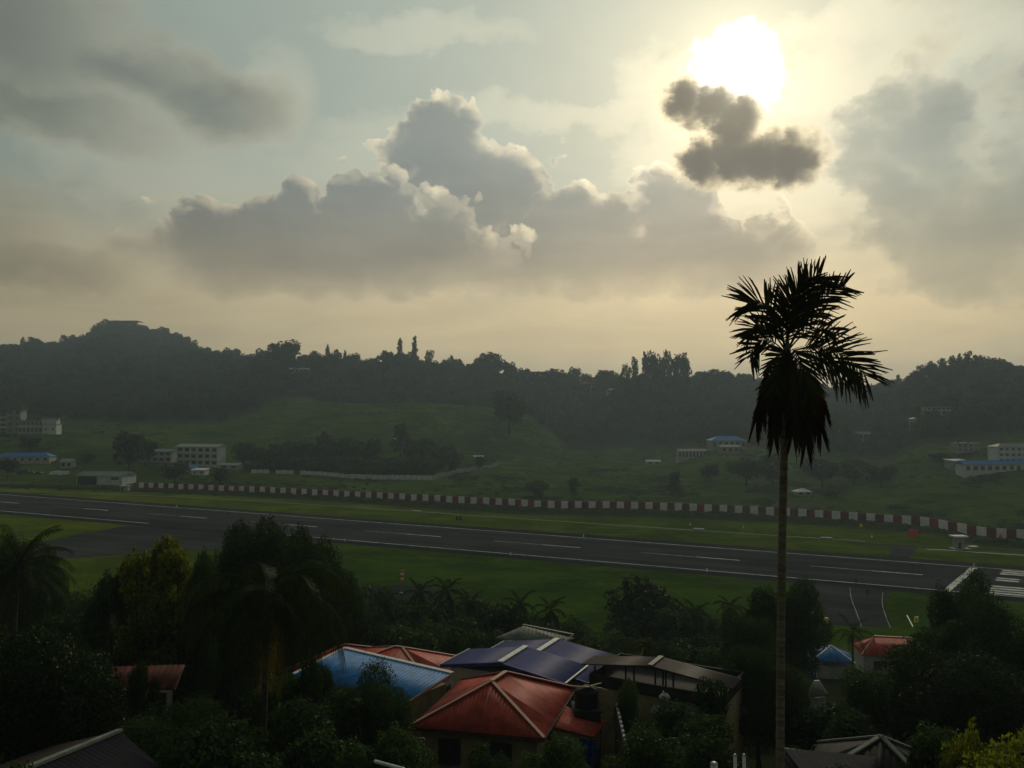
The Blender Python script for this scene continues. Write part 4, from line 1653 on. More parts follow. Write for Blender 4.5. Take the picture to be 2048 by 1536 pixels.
def hip_house(px, Y, ytop, w, dd, rz, rise, ridge, mroof, mcap, mwall, label, name='house', cat='house', group=None, pitch=0.25, over=0.45, posts=False):
    """simple hip-roofed house; ytop: image row of the ridge"""
    top = pt(px, ytop, Y)
    r = thing(name, label, cat, (top.x, top.y, gz(top.x, top.y)), 0, group)
    co, si = math.cos(rz), math.sin(rz)

    def Pw(x, y, z):
        return Vector((top.x + x * co - y * si, top.y + x * si + y * co, z))
    ze = top.z - rise
    c = [Pw(-w / 2, -dd / 2, ze), Pw(w / 2, -dd / 2, ze), Pw(w / 2, dd / 2, ze), Pw(-w / 2, dd / 2, ze)]
    r0, r1 = Pw(-ridge / 2, 0, top.z), Pw(ridge / 2, 0, top.z)
    first = [c[0], c[1], r1, r0] if ridge > 0.05 else [c[0], c[1], r0]
    rf = roof_sheet(r, first, mroof, root=r, pitch=pitch)
    for poly in ([c[1], c[2], r1], [c[2], c[3], r0, r1] if ridge > 0.05 else [c[2], c[3], r0], [c[3], c[0], r0]):
        roof_sheet(rf, poly, mroof, 'roof_face', root=r, pitch=pitch)
    for p, q in ((c[0], r0), (c[1], r1), (c[2], r1), (c[3], r0)) + (((r0, r1),) if ridge > 0.05 else ()):
        cap(rf, r, p, q, mcap, 0.2)
    ft = inset([(p.x, p.y) for p in c], over)
    if posts:
        for q in ft:
            zb = gz(q.x, q.y)
            MB().bar(local(r, (q.x, q.y, zb - 0.2)), local(r, (q.x, q.y, ze - 0.05)), 0.18).build('post', 'roof_navy', r)
        walls(r, inset(ft, 0.35), gz(top.x, top.y) + 2.0, mwall)
    else:
        walls(r, ft, ze - 0.06, mwall)
        zz = ze - 0.8
        window(r, ft[0], ft[1], zz - 1.2, zz, 0.15, 0.32)
        window(r, ft[0], ft[1], zz - 1.2, zz, 0.65, 0.82)
        window(r, ft[1], ft[2], zz - 1.2, zz, 0.35, 0.6)
    return r


hip_house(797, 62.0, 1294, 9.5, 7.5, -0.35, 1.5, 0.6, 'roof_red', 'roof_red_cap', 'wall_cream', 'small red hip roof peeping over the blue ribbed roof')
hip_house(716, 68.0, 1292, 9.0, 7.0, -0.35, 1.4, 2.5, 'roof_red', 'roof_red_cap', 'wall_cream', 'dull red roof half hidden behind the left end of the blue ribbed roof')


def gable(ridge0, ridge1, half_l, half_r, drop, mroof, mcap, mwall, label, capw=0.4, front_over=0.0, extra_caps=True, wallz=None, name='house', cat='house', pitch=0.22, only_roof=False):
    """gable roof from two ridge points"""
    d = (ridge1 - ridge0)
    d.z = 0
    d.normalize()
    n = Vector((d.y, -d.x, 0))
    if n.x < 0:
        n = -n
    L0_, L1_ = ridge0 - n * half_l, ridge1 - n * half_l
    R0_, R1_ = ridge0 + n * half_r, ridge1 + n * half_r
    for q in (L0_, L1_, R0_, R1_):
        q.z -= drop
    c = (L0_ + R0_ + L1_ + R1_) / 4
    r = thing(name, label, cat, (c.x, c.y, gz(c.x, c.y)))
    rf = roof_sheet(r, [R0_, R1_, ridge1, ridge0], mroof, root=r, pitch=pitch)
    roof_sheet(rf, [L1_, L0_, ridge0, ridge1], mroof, 'roof_face', root=r, pitch=pitch)
    cap(rf, r, ridge0, ridge1, mcap, capw, 0.07)
    if extra_caps:
        cap(rf, r, R0_, R1_, mcap, 0.12, 0.06, 0.03, name='eave_strip')
        cap(rf, r, L0_, L1_, mcap, 0.06, 0.06, 0.03, name='eave_strip')
        cap(rf, r, ridge0, R0_, mroof, 0.10, 0.22, -0.10, name='verge_board')
        cap(rf, r, ridge0, L0_, mroof, 0.10, 0.22, -0.10, name='verge_board')
    if not only_roof:
        ft = inset([(p.x, p.y) for p in (L0_, R0_, R1_, L1_)], 0.7)
        walls(r, ft, ridge0.z - drop - 0.1, mwall)
        window(r, ft[0], ft[1], ridge0.z - drop - 2.2, ridge0.z - drop - 1.0, 0.2, 0.36)
        window(r, ft[0], ft[1], ridge0.z - drop - 2.2, ridge0.z - drop - 1.0, 0.6, 0.76)
    return r, (L0_, R0_, R1_, L1_), n, d


gable(atz(1000, 1325, -15.85), atz(1052, 1293, -15.85), 4.5, 4.6, 0.72, 'roof_navy', 'cap_white', 'wall_cream', 'navy blue gable roof with broad white ridge strip, behind the red hip roof')
q1 = atz(1115, 1278, -16.15)
q0 = q1 - Vector((0.44, 0.9, 0)).normalized() * 6.3
gable(q0, q1, 4.4, 5.1, 0.70, 'roof_navy', 'cap_white', 'wall_cream', 'rear navy blue gable roof reaching right behind the brown shed')
# grey-green flat metal roof behind
g = [atz(990, 1276, -18.7), atz(1128, 1285, -18.7), atz(1147, 1270, -18.15), atz(1046, 1250, -18.0)]
cx = sum(g, Vector((0, 0, 0))) / 4
h5 = thing('shed', 'grey-green ribbed shed roof behind the navy roofs, at the edge of the trees', 'shed', (cx.x, cx.y, gz(cx.x, cx.y)))
rf = roof_sheet(h5, g, 'roof_grey', root=h5, pitch=0.35)
cap(rf, h5, g[2], g[3], 'roof_grey', 0.25)
cap(rf, h5, g[1], g[2], 'cap_white', 0.12)
walls(h5, inset([(p.x, p.y) for p in g], 0.8), CZ - 18.9, 'wall_grey')

# ------------------------------------------------------------------ brown open shed on a yellow terrace
r0, r1 = atz(1300, 1332, -14.7), atz(1323, 1314, -14.7)
sh, cc, n_, d_ = gable(r0, r1, 4.5, 4.9, 0.55, 'roof_brown', 'roof_grey', 'wall_yellow', 'dark brown open shed roof on posts above a yellow terrace', 0.3, extra_caps=False, name='shed', cat='shed', only_roof=True)
back = Vector((d_.x, d_.y, 0)) * 5.0
tz = CZ - 16.45
foot = [cc[0] + n_ * 0.6, cc[1] - n_ * 0.6, cc[1] - n_ * 0.6 + back, cc[0] + n_ * 0.6 + back]
walls(sh, [(p.x, p.y) for p in foot], tz, 'wall_yellow', 'terrace_wall')
MB().quad(*[local(sh, (p.x, p.y, tz + 0.01)) for p in foot]).build('terrace_floor', 'roof_stone', sh)
for k in range(4):
    a, b = foot[k], foot[(k + 1) % 4]
    A_ = local(sh, (a.x, a.y, tz + 0.35))
    B_ = local(sh, (b.x, b.y, tz + 0.35))
    MB().bar(A_, B_, 0.15, 0.70).build('parapet', 'roof_stone', sh)
for t in (0.02, 0.27, 0.5, 0.58, 0.98):
    for bk in (0.05, 0.75):
        p = foot[0].lerp(foot[1], t) + Vector((d_.x, d_.y, 0)) * (0.25 + 2.0 * bk)
        zt = r0.z - 0.55 * abs(t - 0.49) / 0.5 - 0.12
        MB().bar(local(sh, (p.x, p.y, tz)), local(sh, (p.x, p.y, zt)), 0.10).build('post', 'wood_dark', sh)
window(sh, (foot[0].x, foot[0].y), (foot[1].x, foot[1].y), tz - 2.1, tz - 0.9, 0.55, 0.68)
window(sh, (foot[0].x, foot[0].y), (foot[1].x, foot[1].y), tz - 2.1, tz - 0.9, 0.8, 0.92)
aw = [foot[0].lerp(foot[1], 0.52), foot[0].lerp(foot[1], 0.97)]
aw0, aw1 = Vector((aw[0].x, aw[0].y, tz - 0.1)), Vector((aw[1].x, aw[1].y, tz - 0.1))
out = Vector((-d_.x, -d_.y, 0)) * 1.3 - Vector((0, 0, 0.45))
roof_sheet(sh, [aw0 + out, aw1 + out, aw1, aw0], 'roof_grey', 'awning', root=sh, pitch=0.3)
pz = pt(1328, 1345, 47.6)
bk = thing('white_bundle', 'small white bundle stored under the brown shed roof', 'bundle', (pz.x, pz.y, tz))
MB().tube([(-0.28, 0, 0.16), (-0.1, 0.02, 0.24), (0.15, -0.02, 0.22), (0.3, 0, 0.14)], [0.10, 0.2, 0.22, 0.12], 9).build('sack', 'white_cloth', bk, True)
MB().tube([(-0.05, 0, 0.42), (0.02, 0, 0.44)], [0.17, 0.12], 9).build('sack', 'white_cloth', bk, True)

# ------------------------------------------------------------------ stepped garden wall, white blocks standing in for lit step tops
wa, wb = pt(1233, 1408, 46.5), pt(1259, 1520, 40.2)
gw = thing('garden_wall', 'dark garden wall topped by small white blocks standing in for lit step tops, right of the yellow annex', 'wall', (wa.x, wa.y, gz(wa.x, wa.y)))
mb = MB()
m_ = 12
for k in range(m_):
    p, q = wa.lerp(wb, k / m_), wa.lerp(wb, (k + 1) / m_)
    c_ = (p + q) / 2
    zb = gz(c_.x, c_.y) - 0.3
    zt = p.z - 0.06
    P_, Q_ = local(gw, (p.x, p.y, (zb + zt) / 2)), local(gw, (q.x, q.y, (zb + zt) / 2))
    MB().bar(P_, Q_, 0.2, zt - zb).build('wall_step', 'wood_dark', gw)
    c2 = p.lerp(q, 0.35)
    dv = (wb - wa).normalized()
    MB().bar(local(gw, c2 - dv * 0.13), local(gw, c2 + dv * 0.13), 0.13, 0.13).build('lit_top_block', 'paint_white', gw)  # white colour stands in for light catching the step tops

# ------------------------------------------------------------------ houses at the left and right bottom
g = [atz(212, 1376, -15.2), atz(352, 1384, -15.2), atz(372, 1334, -14.3), atz(215, 1334, -14.3)]
cx = sum(g, Vector((0, 0, 0))) / 4
h6 = thing('house', 'house with a rust-red ribbed roof glimpsed between the trees at left', 'house', (cx.x, cx.y, gz(cx.x, cx.y)))
rf = roof_sheet(h6, g, 'roof_rust', root=h6, pitch=0.34, amp=0.07)
cap(rf, h6, g[3], g[0], 'roof_rust', 0.25)
ft = inset([(p.x, p.y) for p in g], 0.7)
walls(h6, ft, CZ - 15.35, 'roof_stone')
window(h6, ft[0], ft[1], CZ - 17.4, CZ - 16.0, 0.1, 0.3)
for t in (0.06, 0.55):
    q = g[0].lerp(g[1], t)
    MB().bar(local(h6, (q.x, q.y + 0.2, gz(q.x, q.y) - 0.2)), local(h6, (q.x, q.y + 0.2, q.z - 0.05)), 0.16).build('post', 'wall_cream', h6)

v0, v1 = pt(40, 1545, 24.5), pt(240, 1463, 30.0)
dn = Vector((0.85, -0.5, -0.32)) * 2.4
g = [v0 + dn, v1 + dn, v1, v0]
cx = sum(g, Vector((0, 0, 0))) / 4
h7 = thing('house', 'dark house at the bottom left corner with a pale sloping roof edge', 'house', (v0.x, v0.y, gz(v0.x, v0.y)))
rf = roof_sheet(h7, g, 'roof_slate', root=h7, pitch=0.26)
cap(rf, h7, v0, v1, 'roof_grey', 0.22, 0.10)
dn2 = Vector((-0.85, 0.5, -0.32)) * 4.6
roof_sheet(rf, [v1 + dn2, v0 + dn2, v0, v1], 'roof_brown', 'roof_face', root=h7, pitch=0.26)
wp = [Vector((v0.x - 3.4, v0.y + 0.6)), Vector((v0.x + 0.3, v0.y - 0.2)), Vector((v1.x - 0.5, v1.y - 0.6)), Vector((v1.x - 4.2, v1.y + 0.4))]
walls(h7, wp, [v0.z - 1.25, v0.z - 0.2, v1.z - 0.2, v1.z - 1.25], 'wall_yellow')
window(h7, wp[0], wp[1], v0.z - 1.6, v0.z - 0.4, 0.35, 0.8)

hip_house(1762, 31.0, 1474, 5.2, 4.6, -0.5, 1.5, 0.0, 'roof_stone', 'roof_grey', 'wall_yellow', 'grey pyramid roof with pale ridge at the bottom right, among dark trees')
g = [pt(1560, 1590, 22.5), pt(1760, 1600, 23.0), pt(1752, 1526, 26.5), pt(1568, 1502, 26.5)]
for q in g[:2]:
    q.z = g[3].z - 0.9
cx = sum(g, Vector((0, 0, 0))) / 4
h9 = thing('house', 'blue-grey roof at the bottom edge beside the areca palm trunk', 'house', (cx.x, cx.y, gz(cx.x, cx.y)))
rf = roof_sheet(h9, g, 'roof_slate', root=h9, pitch=0.2)
cap(rf, h9, g[2], g[3], 'roof_grey', 0.16)
walls(h9, inset([(p.x, p.y) for p in g], 0.6), min(q.z for q in g) - 0.15, 'wall_grey')

hip_house(1662, 112.0, 1291, 5.4, 5.2, -0.25, 1.5, 0.0, 'roof_blue', 'cap_white', 'wall_cream', 'little blue hip-roofed pavilion on posts by the taxiway', 'pavilion', 'pavilion', posts=True)
hip_house(1640, 117.0, 1298, 4.6, 4.4, -0.25, 1.1, 1.5, 'roof_grey', 'cap_white', 'wall_cream', 'pale grey roof just behind the blue pavilion', 'shed', 'shed')
hip_house(1785, 118.0, 1274, 10.0, 6.5, -0.2, 2.0, 5.0, 'roof_red', 'roof_red_cap', 'wall_cream', 'red hip-roofed guard house beside the curving taxiway')
g = [atz(1614, 1391, -25.6), atz(1657, 1388, -25.6), atz(1640, 1361, -24.2), atz(1628, 1361, -24.2)]
cx = sum(g, Vector((0, 0, 0))) / 4
h10 = thing('shed', 'small white sheet roof showing among the trees below the blue pavilion', 'shed', (cx.x, cx.y, gz(cx.x, cx.y)))
roof_sheet(h10, g, 'cap_white', root=h10, pitch=0.3)
walls(h10, inset([(p.x, p.y) for p in g], 0.3), CZ - 25.8, 'wall_grey')

# ------------------------------------------------------------------ poles and pipes close by
for k, (px_, yt, lab) in enumerate(((1428, 1527, 'thick short white post at the bottom edge'), (1470, 1511, 'thin white post at the bottom edge, left of a pair'),
                                    (1488, 1511, 'thin white post at the bottom edge, nearest the areca trunk'))):
    t_ = pt(px_, yt, 26.0)
    zb = gz(t_.x, t_.y)
    po = thing('post', lab, 'post', (t_.x, t_.y, zb), 0, 'white posts at the bottom edge')
    rad = 0.11 if k == 0 else 0.05
    MB().tube([(0, 0, -0.3), (0, 0, t_.z - zb)], rad, 10).build('shaft', 'cap_white', po, True)
    MB().tube([(0, 0, t_.z - zb), (0, 0, t_.z - zb + 0.05)], [rad * 1.15, rad * 0.6], 10).build('post_cap', 'cap_white', po, True)
p0 = pt(750, 1523, 27.0)
p1 = pt(806, 1538, 26.0)
pp = thing('pipe', 'pale pipe end sticking out at the bottom edge left of the red-roofed house', 'pipe', (p1.x, p1.y, gz(p1.x, p1.y)))
MB().tube([local(pp, p0), local(pp, p1), local(pp, p1) + Vector((0.5, -0.3, -0.25))], 0.06, 9).build('tube', 'cap_white', pp, True)
MB().tube([local(pp, p1) + Vector((0.35, -0.2, -0.2)), (0.35, -0.2, -0.3)], 0.05, 8).build('support', 'wood_dark', pp, True)
base = pt(856, 1560, 36.0)
ap = thing('pole', 'thin bent grey pole with curled top before the red hip-roofed house', 'pole', (base.x, base.y, gz(base.x, base.y)))
MB().tube([(0, 0, -0.3), local(ap, base), local(ap, pt(840, 1510, 36)), local(ap, pt(829, 1488, 36)), local(ap, pt(831, 1477, 36)), local(ap, pt(848, 1476, 36)), local(ap, pt(852, 1482, 36))], 0.028, 6).build('tube', 'metal_grey', ap, True)

# ================================================================== far buildings
UNIT_WIN = MB().box((0, 0, 0), (1, 0.08, 1)).mesh('window', 'glass')


def block(name, label, cat, px, Y, w, dd, h, rz, mwall, mroof, roof='gable', rise=1.8, rows=2, cols=5, over=0.6, dz=0.0, win=(0.5, 0.5), bands=False, side_cols=0, x=None):
    """far building: base on the ground, front face towards the camera"""
    b = on(px, Y)
    r = thing(name, label, cat, (b.x, b.y, b.z - 0.3 + dz), rz)
    z0 = -4.0
    MB().box((0, 0, (h + z0) / 2), (w, dd, h - z0)).build('wall', mwall, r)
    hw, hd = w / 2 + over, dd / 2 + over
    mb = MB()
    if roof == 'flat':
        mb.box((0, 0, h + 0.17), (2 * hw, 2 * hd, 0.34))
        for tx in (-0.28, 0.18):
            MB().lathe((w * tx, dd * 0.15, h + 0.34), [(0.7, 0), (0.75, 0.5), (0.75, 1.1), (0.4, 1.4), (0.1, 1.45)], 10).build('roof_tank', 'black_plastic', r, True)
    elif roof == 'shed':
        for (a, bb) in (((-hw, -hd, h + 0.05), (hw, hd, h + rise)),):
            mb.quad((-hw, -hd, h + .1), (hw, -hd, h + .1), (hw, hd, h + rise), (-hw, hd, h + rise))
            mb.quad((-hw, -hd, h - .15), (-hw, hd, h + rise - .25), (hw, hd, h + rise - .25), (hw, -hd, h - .15))
            mb.quad((-hw, -hd, h - .15), (hw, -hd, h - .15), (hw, -hd, h + .1), (-hw, -hd, h + .1))
            mb.quad((hw, -hd, h - .15), (hw, hd, h + rise - .25), (hw, hd, h + rise), (hw, -hd, h + .1))
            mb.quad((-hw, hd, h + rise), (-hw, hd, h + rise - .25), (-hw, -hd, h - .15), (-hw, -hd, h + .1))
            mb.quad((hw, hd, h + rise), (hw, hd, h + rise - .25), (-hw, hd, h + rise - .25), (-hw, hd, h + rise))
    else:
        k = hw if roof == 'gable' else max(0.3, hw - hd)
        e = [(-hw, -hd, h + .05), (hw, -hd, h + .05), (hw, hd, h + .05), (-hw, hd, h + .05)]
        a, bb = (-k, 0, h + rise), (k, 0, h + rise)
        mb.quad(e[0], e[1], bb, a)
        mb.quad(e[2], e[3], a, bb)
        mb.quad(e[1], e[2], bb)
        mb.quad(e[3], e[0], a)
        mb.quad(*[(q[0], q[1], q[2] - 0.02) for q in e[::-1]])
    rf = mb.build('roof', mroof, r)
    if roof in ('gable', 'hip'):
        k = hw if roof == 'gable' else max(0.3, hw - hd)
        MB().bar((-k, 0, h + rise + .03), (k, 0, h + rise + .03), 0.35, 0.12).build('ridge_cap', mroof, rf)
    fh = h / rows
    for i in range(rows):
        zc = fh * (i + 0.55)
        if bands and i:
            MB().box((0, -dd / 2 - 0.5, fh * i), (w, 1.0, 0.22)).build('balcony', 'wall_white', r)
            MB().box((0, -dd / 2 - 0.96, fh * i + 0.55), (w, 0.08, 0.85)).build('parapet', 'wall_white', r)
        for j in range(cols):
            wx = -w / 2 + w * (j + 0.5) / cols
            o = obj('window', UNIT_WIN, r, (wx, -dd / 2 - 0.02, zc))
            o.scale = (w / cols * win[0], 1, fh * win[1])
        for j in range(side_cols):
            wy = -dd / 2 + dd * (j + 0.5) / side_cols
            for sx_ in (-1, 1):
                o = obj('window', UNIT_WIN, r, (sx_ * (w / 2 + 0.02), wy, zc), math.pi / 2)
                o.scale = (dd / side_cols * 0.35, 1, fh * 0.42)
    return r


block('apartment_building', 'grey four-storey block at the left edge, on the hillside', 'building', -2, 618, 26, 10, 15, 0.1, 'wall_grey', 'roof_grey', 'flat', rows=4, cols=5, bands=True)
block('apartment_building', 'narrow grey tower with dark flat roof between two hillside blocks at left', 'building', 33, 612, 10, 9, 18, 0.1, 'wall_grey', 'roof_grey', 'flat', rows=4, cols=2, over=1.5)
block('apartment_building', 'pale two-storey wing left of the white square block on the hillside', 'building', 66, 608, 18, 8, 10, 0.06, 'wall_cream', 'wall_grey', 'flat', rows=2, cols=6, over=0.4, bands=True)
b1 = block('house', 'white square hillside block with set-back upper floor and blue-grey roof', 'house', 104, 604, 10.0, 8, 7.6, 0.06, 'wall_white', 'wall_grey', 'flat', rows=1, cols=2, over=0.4, win=(0.22, 0.25))
MB().box((-1.2, 0.5, 10.1), (10.5, 6, 5.0)).build('upper_wall', 'wall_white', b1)
MB().box((0.8, 0.3, 12.9), (15.5, 8.5, 0.5)).build('upper_roof', 'roof_grey', b1)
block('long_shed', 'long low building with a blue roof at the far left beyond the apron', 'building', 52, 522, 34, 9, 3.8, 0.05, 'wall_cream', 'roof_blue', 'hip', rise=2.6, rows=1, cols=7, win=(0.3, 0.4))
block('house', 'small pale house right of the long blue-roofed building at left', 'house', 136, 512, 7, 6, 4.2, 0.1, 'wall_cream', 'wall_grey', 'gable', rows=1, cols=2)
hg = block('hangar', 'white-fronted hangar with a dark panel for its open bay, left of the striped wall', 'hangar', 213, 446, 27, 13, 4.8, -0.12, 'wall_white', 'roof_grey', 'gable', rise=2.2, rows=1, cols=1, win=(0.0, 0.0))
MB().box((-7.2, -6.53, 2.2), (11.5, 0.10, 4.4)).build('bay_shade_panel', 'dark_opening', hg)  # near-black slab on the wall stands in for the bay's inner shade
MB().box((9.3, -6.53, 3.3), (4.4, 0.10, 1.2)).build('window_band', 'dark_opening', hg)
cb = block('three_storey_block', 'white three-storey block with verandas and pale roof, left of the bushy trees', 'building', 402, 512, 31, 8, 12.2, -0.30, 'wall_white', 'wall_cream', 'gable', rise=1.9, rows=3, cols=6, over=0.9, bands=True, win=(0.62, 0.5))
MB().box((-15.53, 0, 4.07), (0.12, 8.05, 0.3)).box((-15.53, 0, 8.13), (0.12, 8.05, 0.3)).build('floor_band', 'wall_grey', cb)
block('annexe', 'long pale annexe left of the white three-storey block', 'building', 316, 520, 22, 7, 7.0, -0.1, 'wall_cream', 'wall_grey', 'gable', rise=1.6, rows=2, cols=5, bands=True)
block('low_shed', 'low shed with a blue-grey roof before the three-storey block', 'shed', 362, 484, 19, 6, 2.8, -0.05, 'wall_grey', 'roof_blue', 'shed', rise=1.2, rows=1, cols=4)
block('small_hut', 'small white hut below the three-storey block', 'hut', 400, 478, 8.6, 5, 3.0, -0.1, 'wall_white', 'wall_white', 'shed', rise=1.0, rows=1, cols=2, win=(0.3, 0.3))
block('small_hut', 'low hut with pale sloping roof right of the three-storey block', 'hut', 462, 500, 13, 6, 2.6, -0.15, 'wall_cream', 'wall_cream', 'gable', rise=1.2, rows=1, cols=2)
block('villa', 'villa with pale blue hip roof below the wooded hill, left of the areca palm', 'house', 1453, 622, 27, 13, 6.5, 0.05, 'wall_grey', 'roof_blue', 'hip', rise=3.4, rows=1, cols=6, win=(0.5, 0.5))
block('house', 'cream gable-fronted house before the pale blue villa roof', 'house', 1458, 604, 14, 7, 4.6, 0.05, 'wall_yellow', 'wall_cream', 'gable', rise=1.6, rows=1, cols=3)
block('arcade', 'pale arcaded wing left of the villa with the blue hip roof', 'building', 1382, 618, 22, 7, 6.2, 0.08, 'wall_cream', 'roof_grey', 'gable', rise=1.6, rows=1, cols=8, win=(0.4, 0.62))
block('school_building', 'long white two-storey building with window rows at the right edge', 'building', 2040, 476, 34, 9, 9.6, 0.10, 'wall_white', 'roof_grey', 'hip', rise=2.0, rows=3, cols=9, win=(0.55, 0.42))
block('long_shed', 'long low building with pale blue roof before the white block at the right edge', 'building', 1985, 464, 40, 8, 4.6, 0.10, 'wall_white', 'roof_blue', 'gable', rise=2.2, rows=1, cols=9, win=(0.55, 0.5))
block('house', 'small pale house left of the long low building at right', 'house', 1912, 480, 10, 7, 4.8, 0.2, 'wall_grey', 'wall_white', 'shed', rise=0.8, rows=1, cols=3)
block('house', 'grey house above the long low building at right', 'house', 1930, 515, 14, 8, 5.5, 0.0, 'wall_grey', 'roof_grey', 'flat', rows=2, cols=4)
block('house', 'pale terraced house high on the right hillside', 'house', 1872, 640, 19, 9, 9.5, 0.0, 'wall_grey', 'wall_grey', 'flat', rows=3, cols=5, bands=True)
block('house', 'low house stepping down left of the terraced hillside house', 'house', 1838, 632, 12, 8, 6, 0.1, 'wall_grey', 'roof_grey', 'hip', rows=2, cols=3)
block('house', 'faint pale house in the woods just right of the areca palm', 'house', 1678, 700, 11, 7, 5.5, 0.0, 'wall_grey', 'roof_grey', 'hip', rows=2, cols=3, dz=1)
block('house', 'faint low house in the woods, lower right of the areca crown', 'house', 1728, 655, 13, 7, 4.5, 0.0, 'wall_grey', 'roof_grey', 'gable', rows=1, cols=3, dz=1)
block('small_hut', 'small white-roofed hut in the field just right of the areca trunk', 'hut', 1604, 452, 8.5, 6, 2.2, 0.1, 'wall_cream', 'wall_white', 'hip', rise=1.6, rows=1, cols=2)
block('small_hut', 'small shed with pale roof at the edge of the field, left of the villa', 'hut', 1306, 650, 11, 6, 2.2, 0.0, 'wall_cream', 'wall_white', 'gable', rise=1.4, rows=1, cols=2)
block('small_hut', 'tiny white shed at the end of the white boundary wall', 'hut', 957, 615, 7, 5, 2.4, 0.1, 'wall_grey', 'wall_white', 'shed', rise=0.8, rows=1, cols=2)
block('small_hut', 'small grey-roofed hut on top of the bushy trees below the mound', 'hut', 797, 610, 9, 5, 3.2, 0.0, 'wall_grey', 'wall_white', 'shed', rise=0.6, rows=1, cols=2)
block('ridge_building', 'long flat-roofed building on the skyline right of centre', 'building', 1066, 1046, 40, 12, 15, 0.0, 'wall_yellow', 'roof_grey', 'flat', rows=3, cols=7, over=1.0)
block('ridge_building', 'pale long building just under the skyline, left of the tall conifers', 'building', 592, 950, 30, 9, 11, 0.0, 'wall_grey', 'wall_white', 'shed', rise=1.5, rows=2, cols=6)
block('ridge_house', 'pinkish house among trees on the skyline, left of the tall tree clump', 'house', 1175, 985, 16, 9, 12, 0.0, 'wall_yellow', 'roof_red', 'hip', rows=2, cols=4)
block('ridge_house', 'pale house on the skyline immediately left of the tall tree clump', 'house', 1225, 945, 14, 9, 10, 0.0, 'wall_grey', 'roof_grey', 'hip', rows=2, cols=4)
block('ridge_house', 'small pale house on the right flank of the hill at left', 'house', 404, 1210, 20, 9, 13, 0.0, 'wall_grey', 'wall_white', 'flat', rows=2, cols=4)
ht = block('hilltop_pavilion', 'flat-roofed building on the summit of the hill at left', 'building', 255, 1600, 34, 12, 15, 0.0, 'wall_grey', 'roof_grey', 'flat', rows=2, cols=6, over=9, dz=6)
for px_, lab in ((215, 'left antenna mast on the summit of the hill'), (228, 'right antenna mast on the hill summit, beside the flat roof')):
    b = on(px_, 1585)
    am = thing('antenna_mast', lab, 'mast', tuple(b), 0, 'masts on the hill')
    Hm = pt(px_, 638, 1585).z - b.z
    MB().tube([(0, 0, -1), (0, 0, Hm)], [0.7, 0.35], 6).build('mast', 'metal_grey', am)
    for z_ in (0.7, 0.85):
        MB().bar((-1.3, 0, Hm * z_), (1.3, 0, Hm * z_), 0.3).build('cross_arm', 'metal_grey', am)

# ------------------------------------------------------------------ parked vehicles by the left sheds
WHEEL = MB().tube([(0, -0.11, 0), (0, 0.11, 0)], 0.34, 12).mesh('wheel', 'rubber')


def vehicle(px, Y, kind, mat, label, rz):
    b = on(px, Y)
    r = thing('parked_' + kind, label, kind, (b.x, b.y, b.z), rz, 'vehicles parked beside the apron')
    if kind == 'truck':
        L, W_, bed = 6.2, 2.2, 2.6
        MB().box((0.9, 0, 1.75), (4.2, W_, 2.0)).build('cargo_box', mat, r)
        c = MB()
        c.v += [(-3.1, -1, .5), (-1.3, -1, .5), (-1.3, 1, .5), (-3.1, 1, .5), (-3.1, -1, 1.5), (-2.7, -1, 2.4), (-1.3, -1, 2.4), (-1.3, 1, 2.4), (-2.7, 1, 2.4), (-3.1, 1, 1.5)]
        c.f += [(0, 1, 6, 5, 4), (3, 9, 8, 7, 2), (0, 4, 9, 3), (4, 5, 8, 9), (5, 6, 7, 8), (1, 2, 7, 6), (0, 3, 2, 1)]
        c.build('cab', mat, r)
        MB().quad((-3.06, -0.85, 1.58), (-3.06, 0.85, 1.58), (-2.74, 0.85, 2.3), (-2.74, -0.85, 2.3)).build('windscreen', 'glass', r)
        xs = (-2.2, 2.0)
    else:
        L, W_ = 4.3, 1.75
        sec = [(-2.15, .45), (-2.15, .85), (-1.2, 1.0), (-0.7, 1.55), (1.2, 1.6), (1.9, 1.05), (2.15, .9), (2.15, .45)]
        c = MB()
        n = len(sec)
        for y in (-W_ / 2, W_ / 2):
            c.v += [(x, y, z) for x, z in sec]
        c.f += [tuple(range(n)), tuple(range(2 * n - 1, n - 1, -1))]
        for k in range(n):
            c.f.append((k, (k + 1) % n, n + (k + 1) % n, n + k)[::-1])
        c.build('body', mat, r)
        for y in (-W_ / 2 - .01, W_ / 2 + .01):
            MB().quad((-1.05, y, 1.03), (1.6, y, 1.06), (1.1, y, 1.5), (-0.68, y, 1.48)).build('side_window', 'glass', r)
        MB().quad((-1.22, -.75, 1.02), (-1.22, .75, 1.02), (-.74, .75, 1.54), (-.74, -.75, 1.54)).build('windscreen', 'glass', r)
        xs = (-1.35, 1.35)
    for x in xs:
        for y in (-W_ / 2 + 0.08, W_ / 2 - 0.08):
            obj('wheel', WHEEL, r, (x, y, 0.34))


vehicle(44, 485, 'truck', 'car_dark', 'dark truck at the left end of the parked row', 1.3)
vehicle(62, 486, 'car', 'car_dark', 'dark car second in the parked row at left', 0.2)
vehicle(77, 486, 'car', 'car_dark', 'dark car third in the parked row, left of the white truck', 0.1)
vehicle(110, 484, 'truck', 'car_white', 'white-topped truck in the middle of the parked row', 1.2)
vehicle(127, 484, 'truck', 'car_white', 'white truck at the right end of the parked row', 1.2)

# ================================================================== things on the airfield
def ground_thing(name, label, cat, px, py, group=None, rz=0.0):
    a = air(px, py)
    return thing(name, label, cat, (a.x, a.y, plane(a.x, a.y) + 0.0), rz, group)


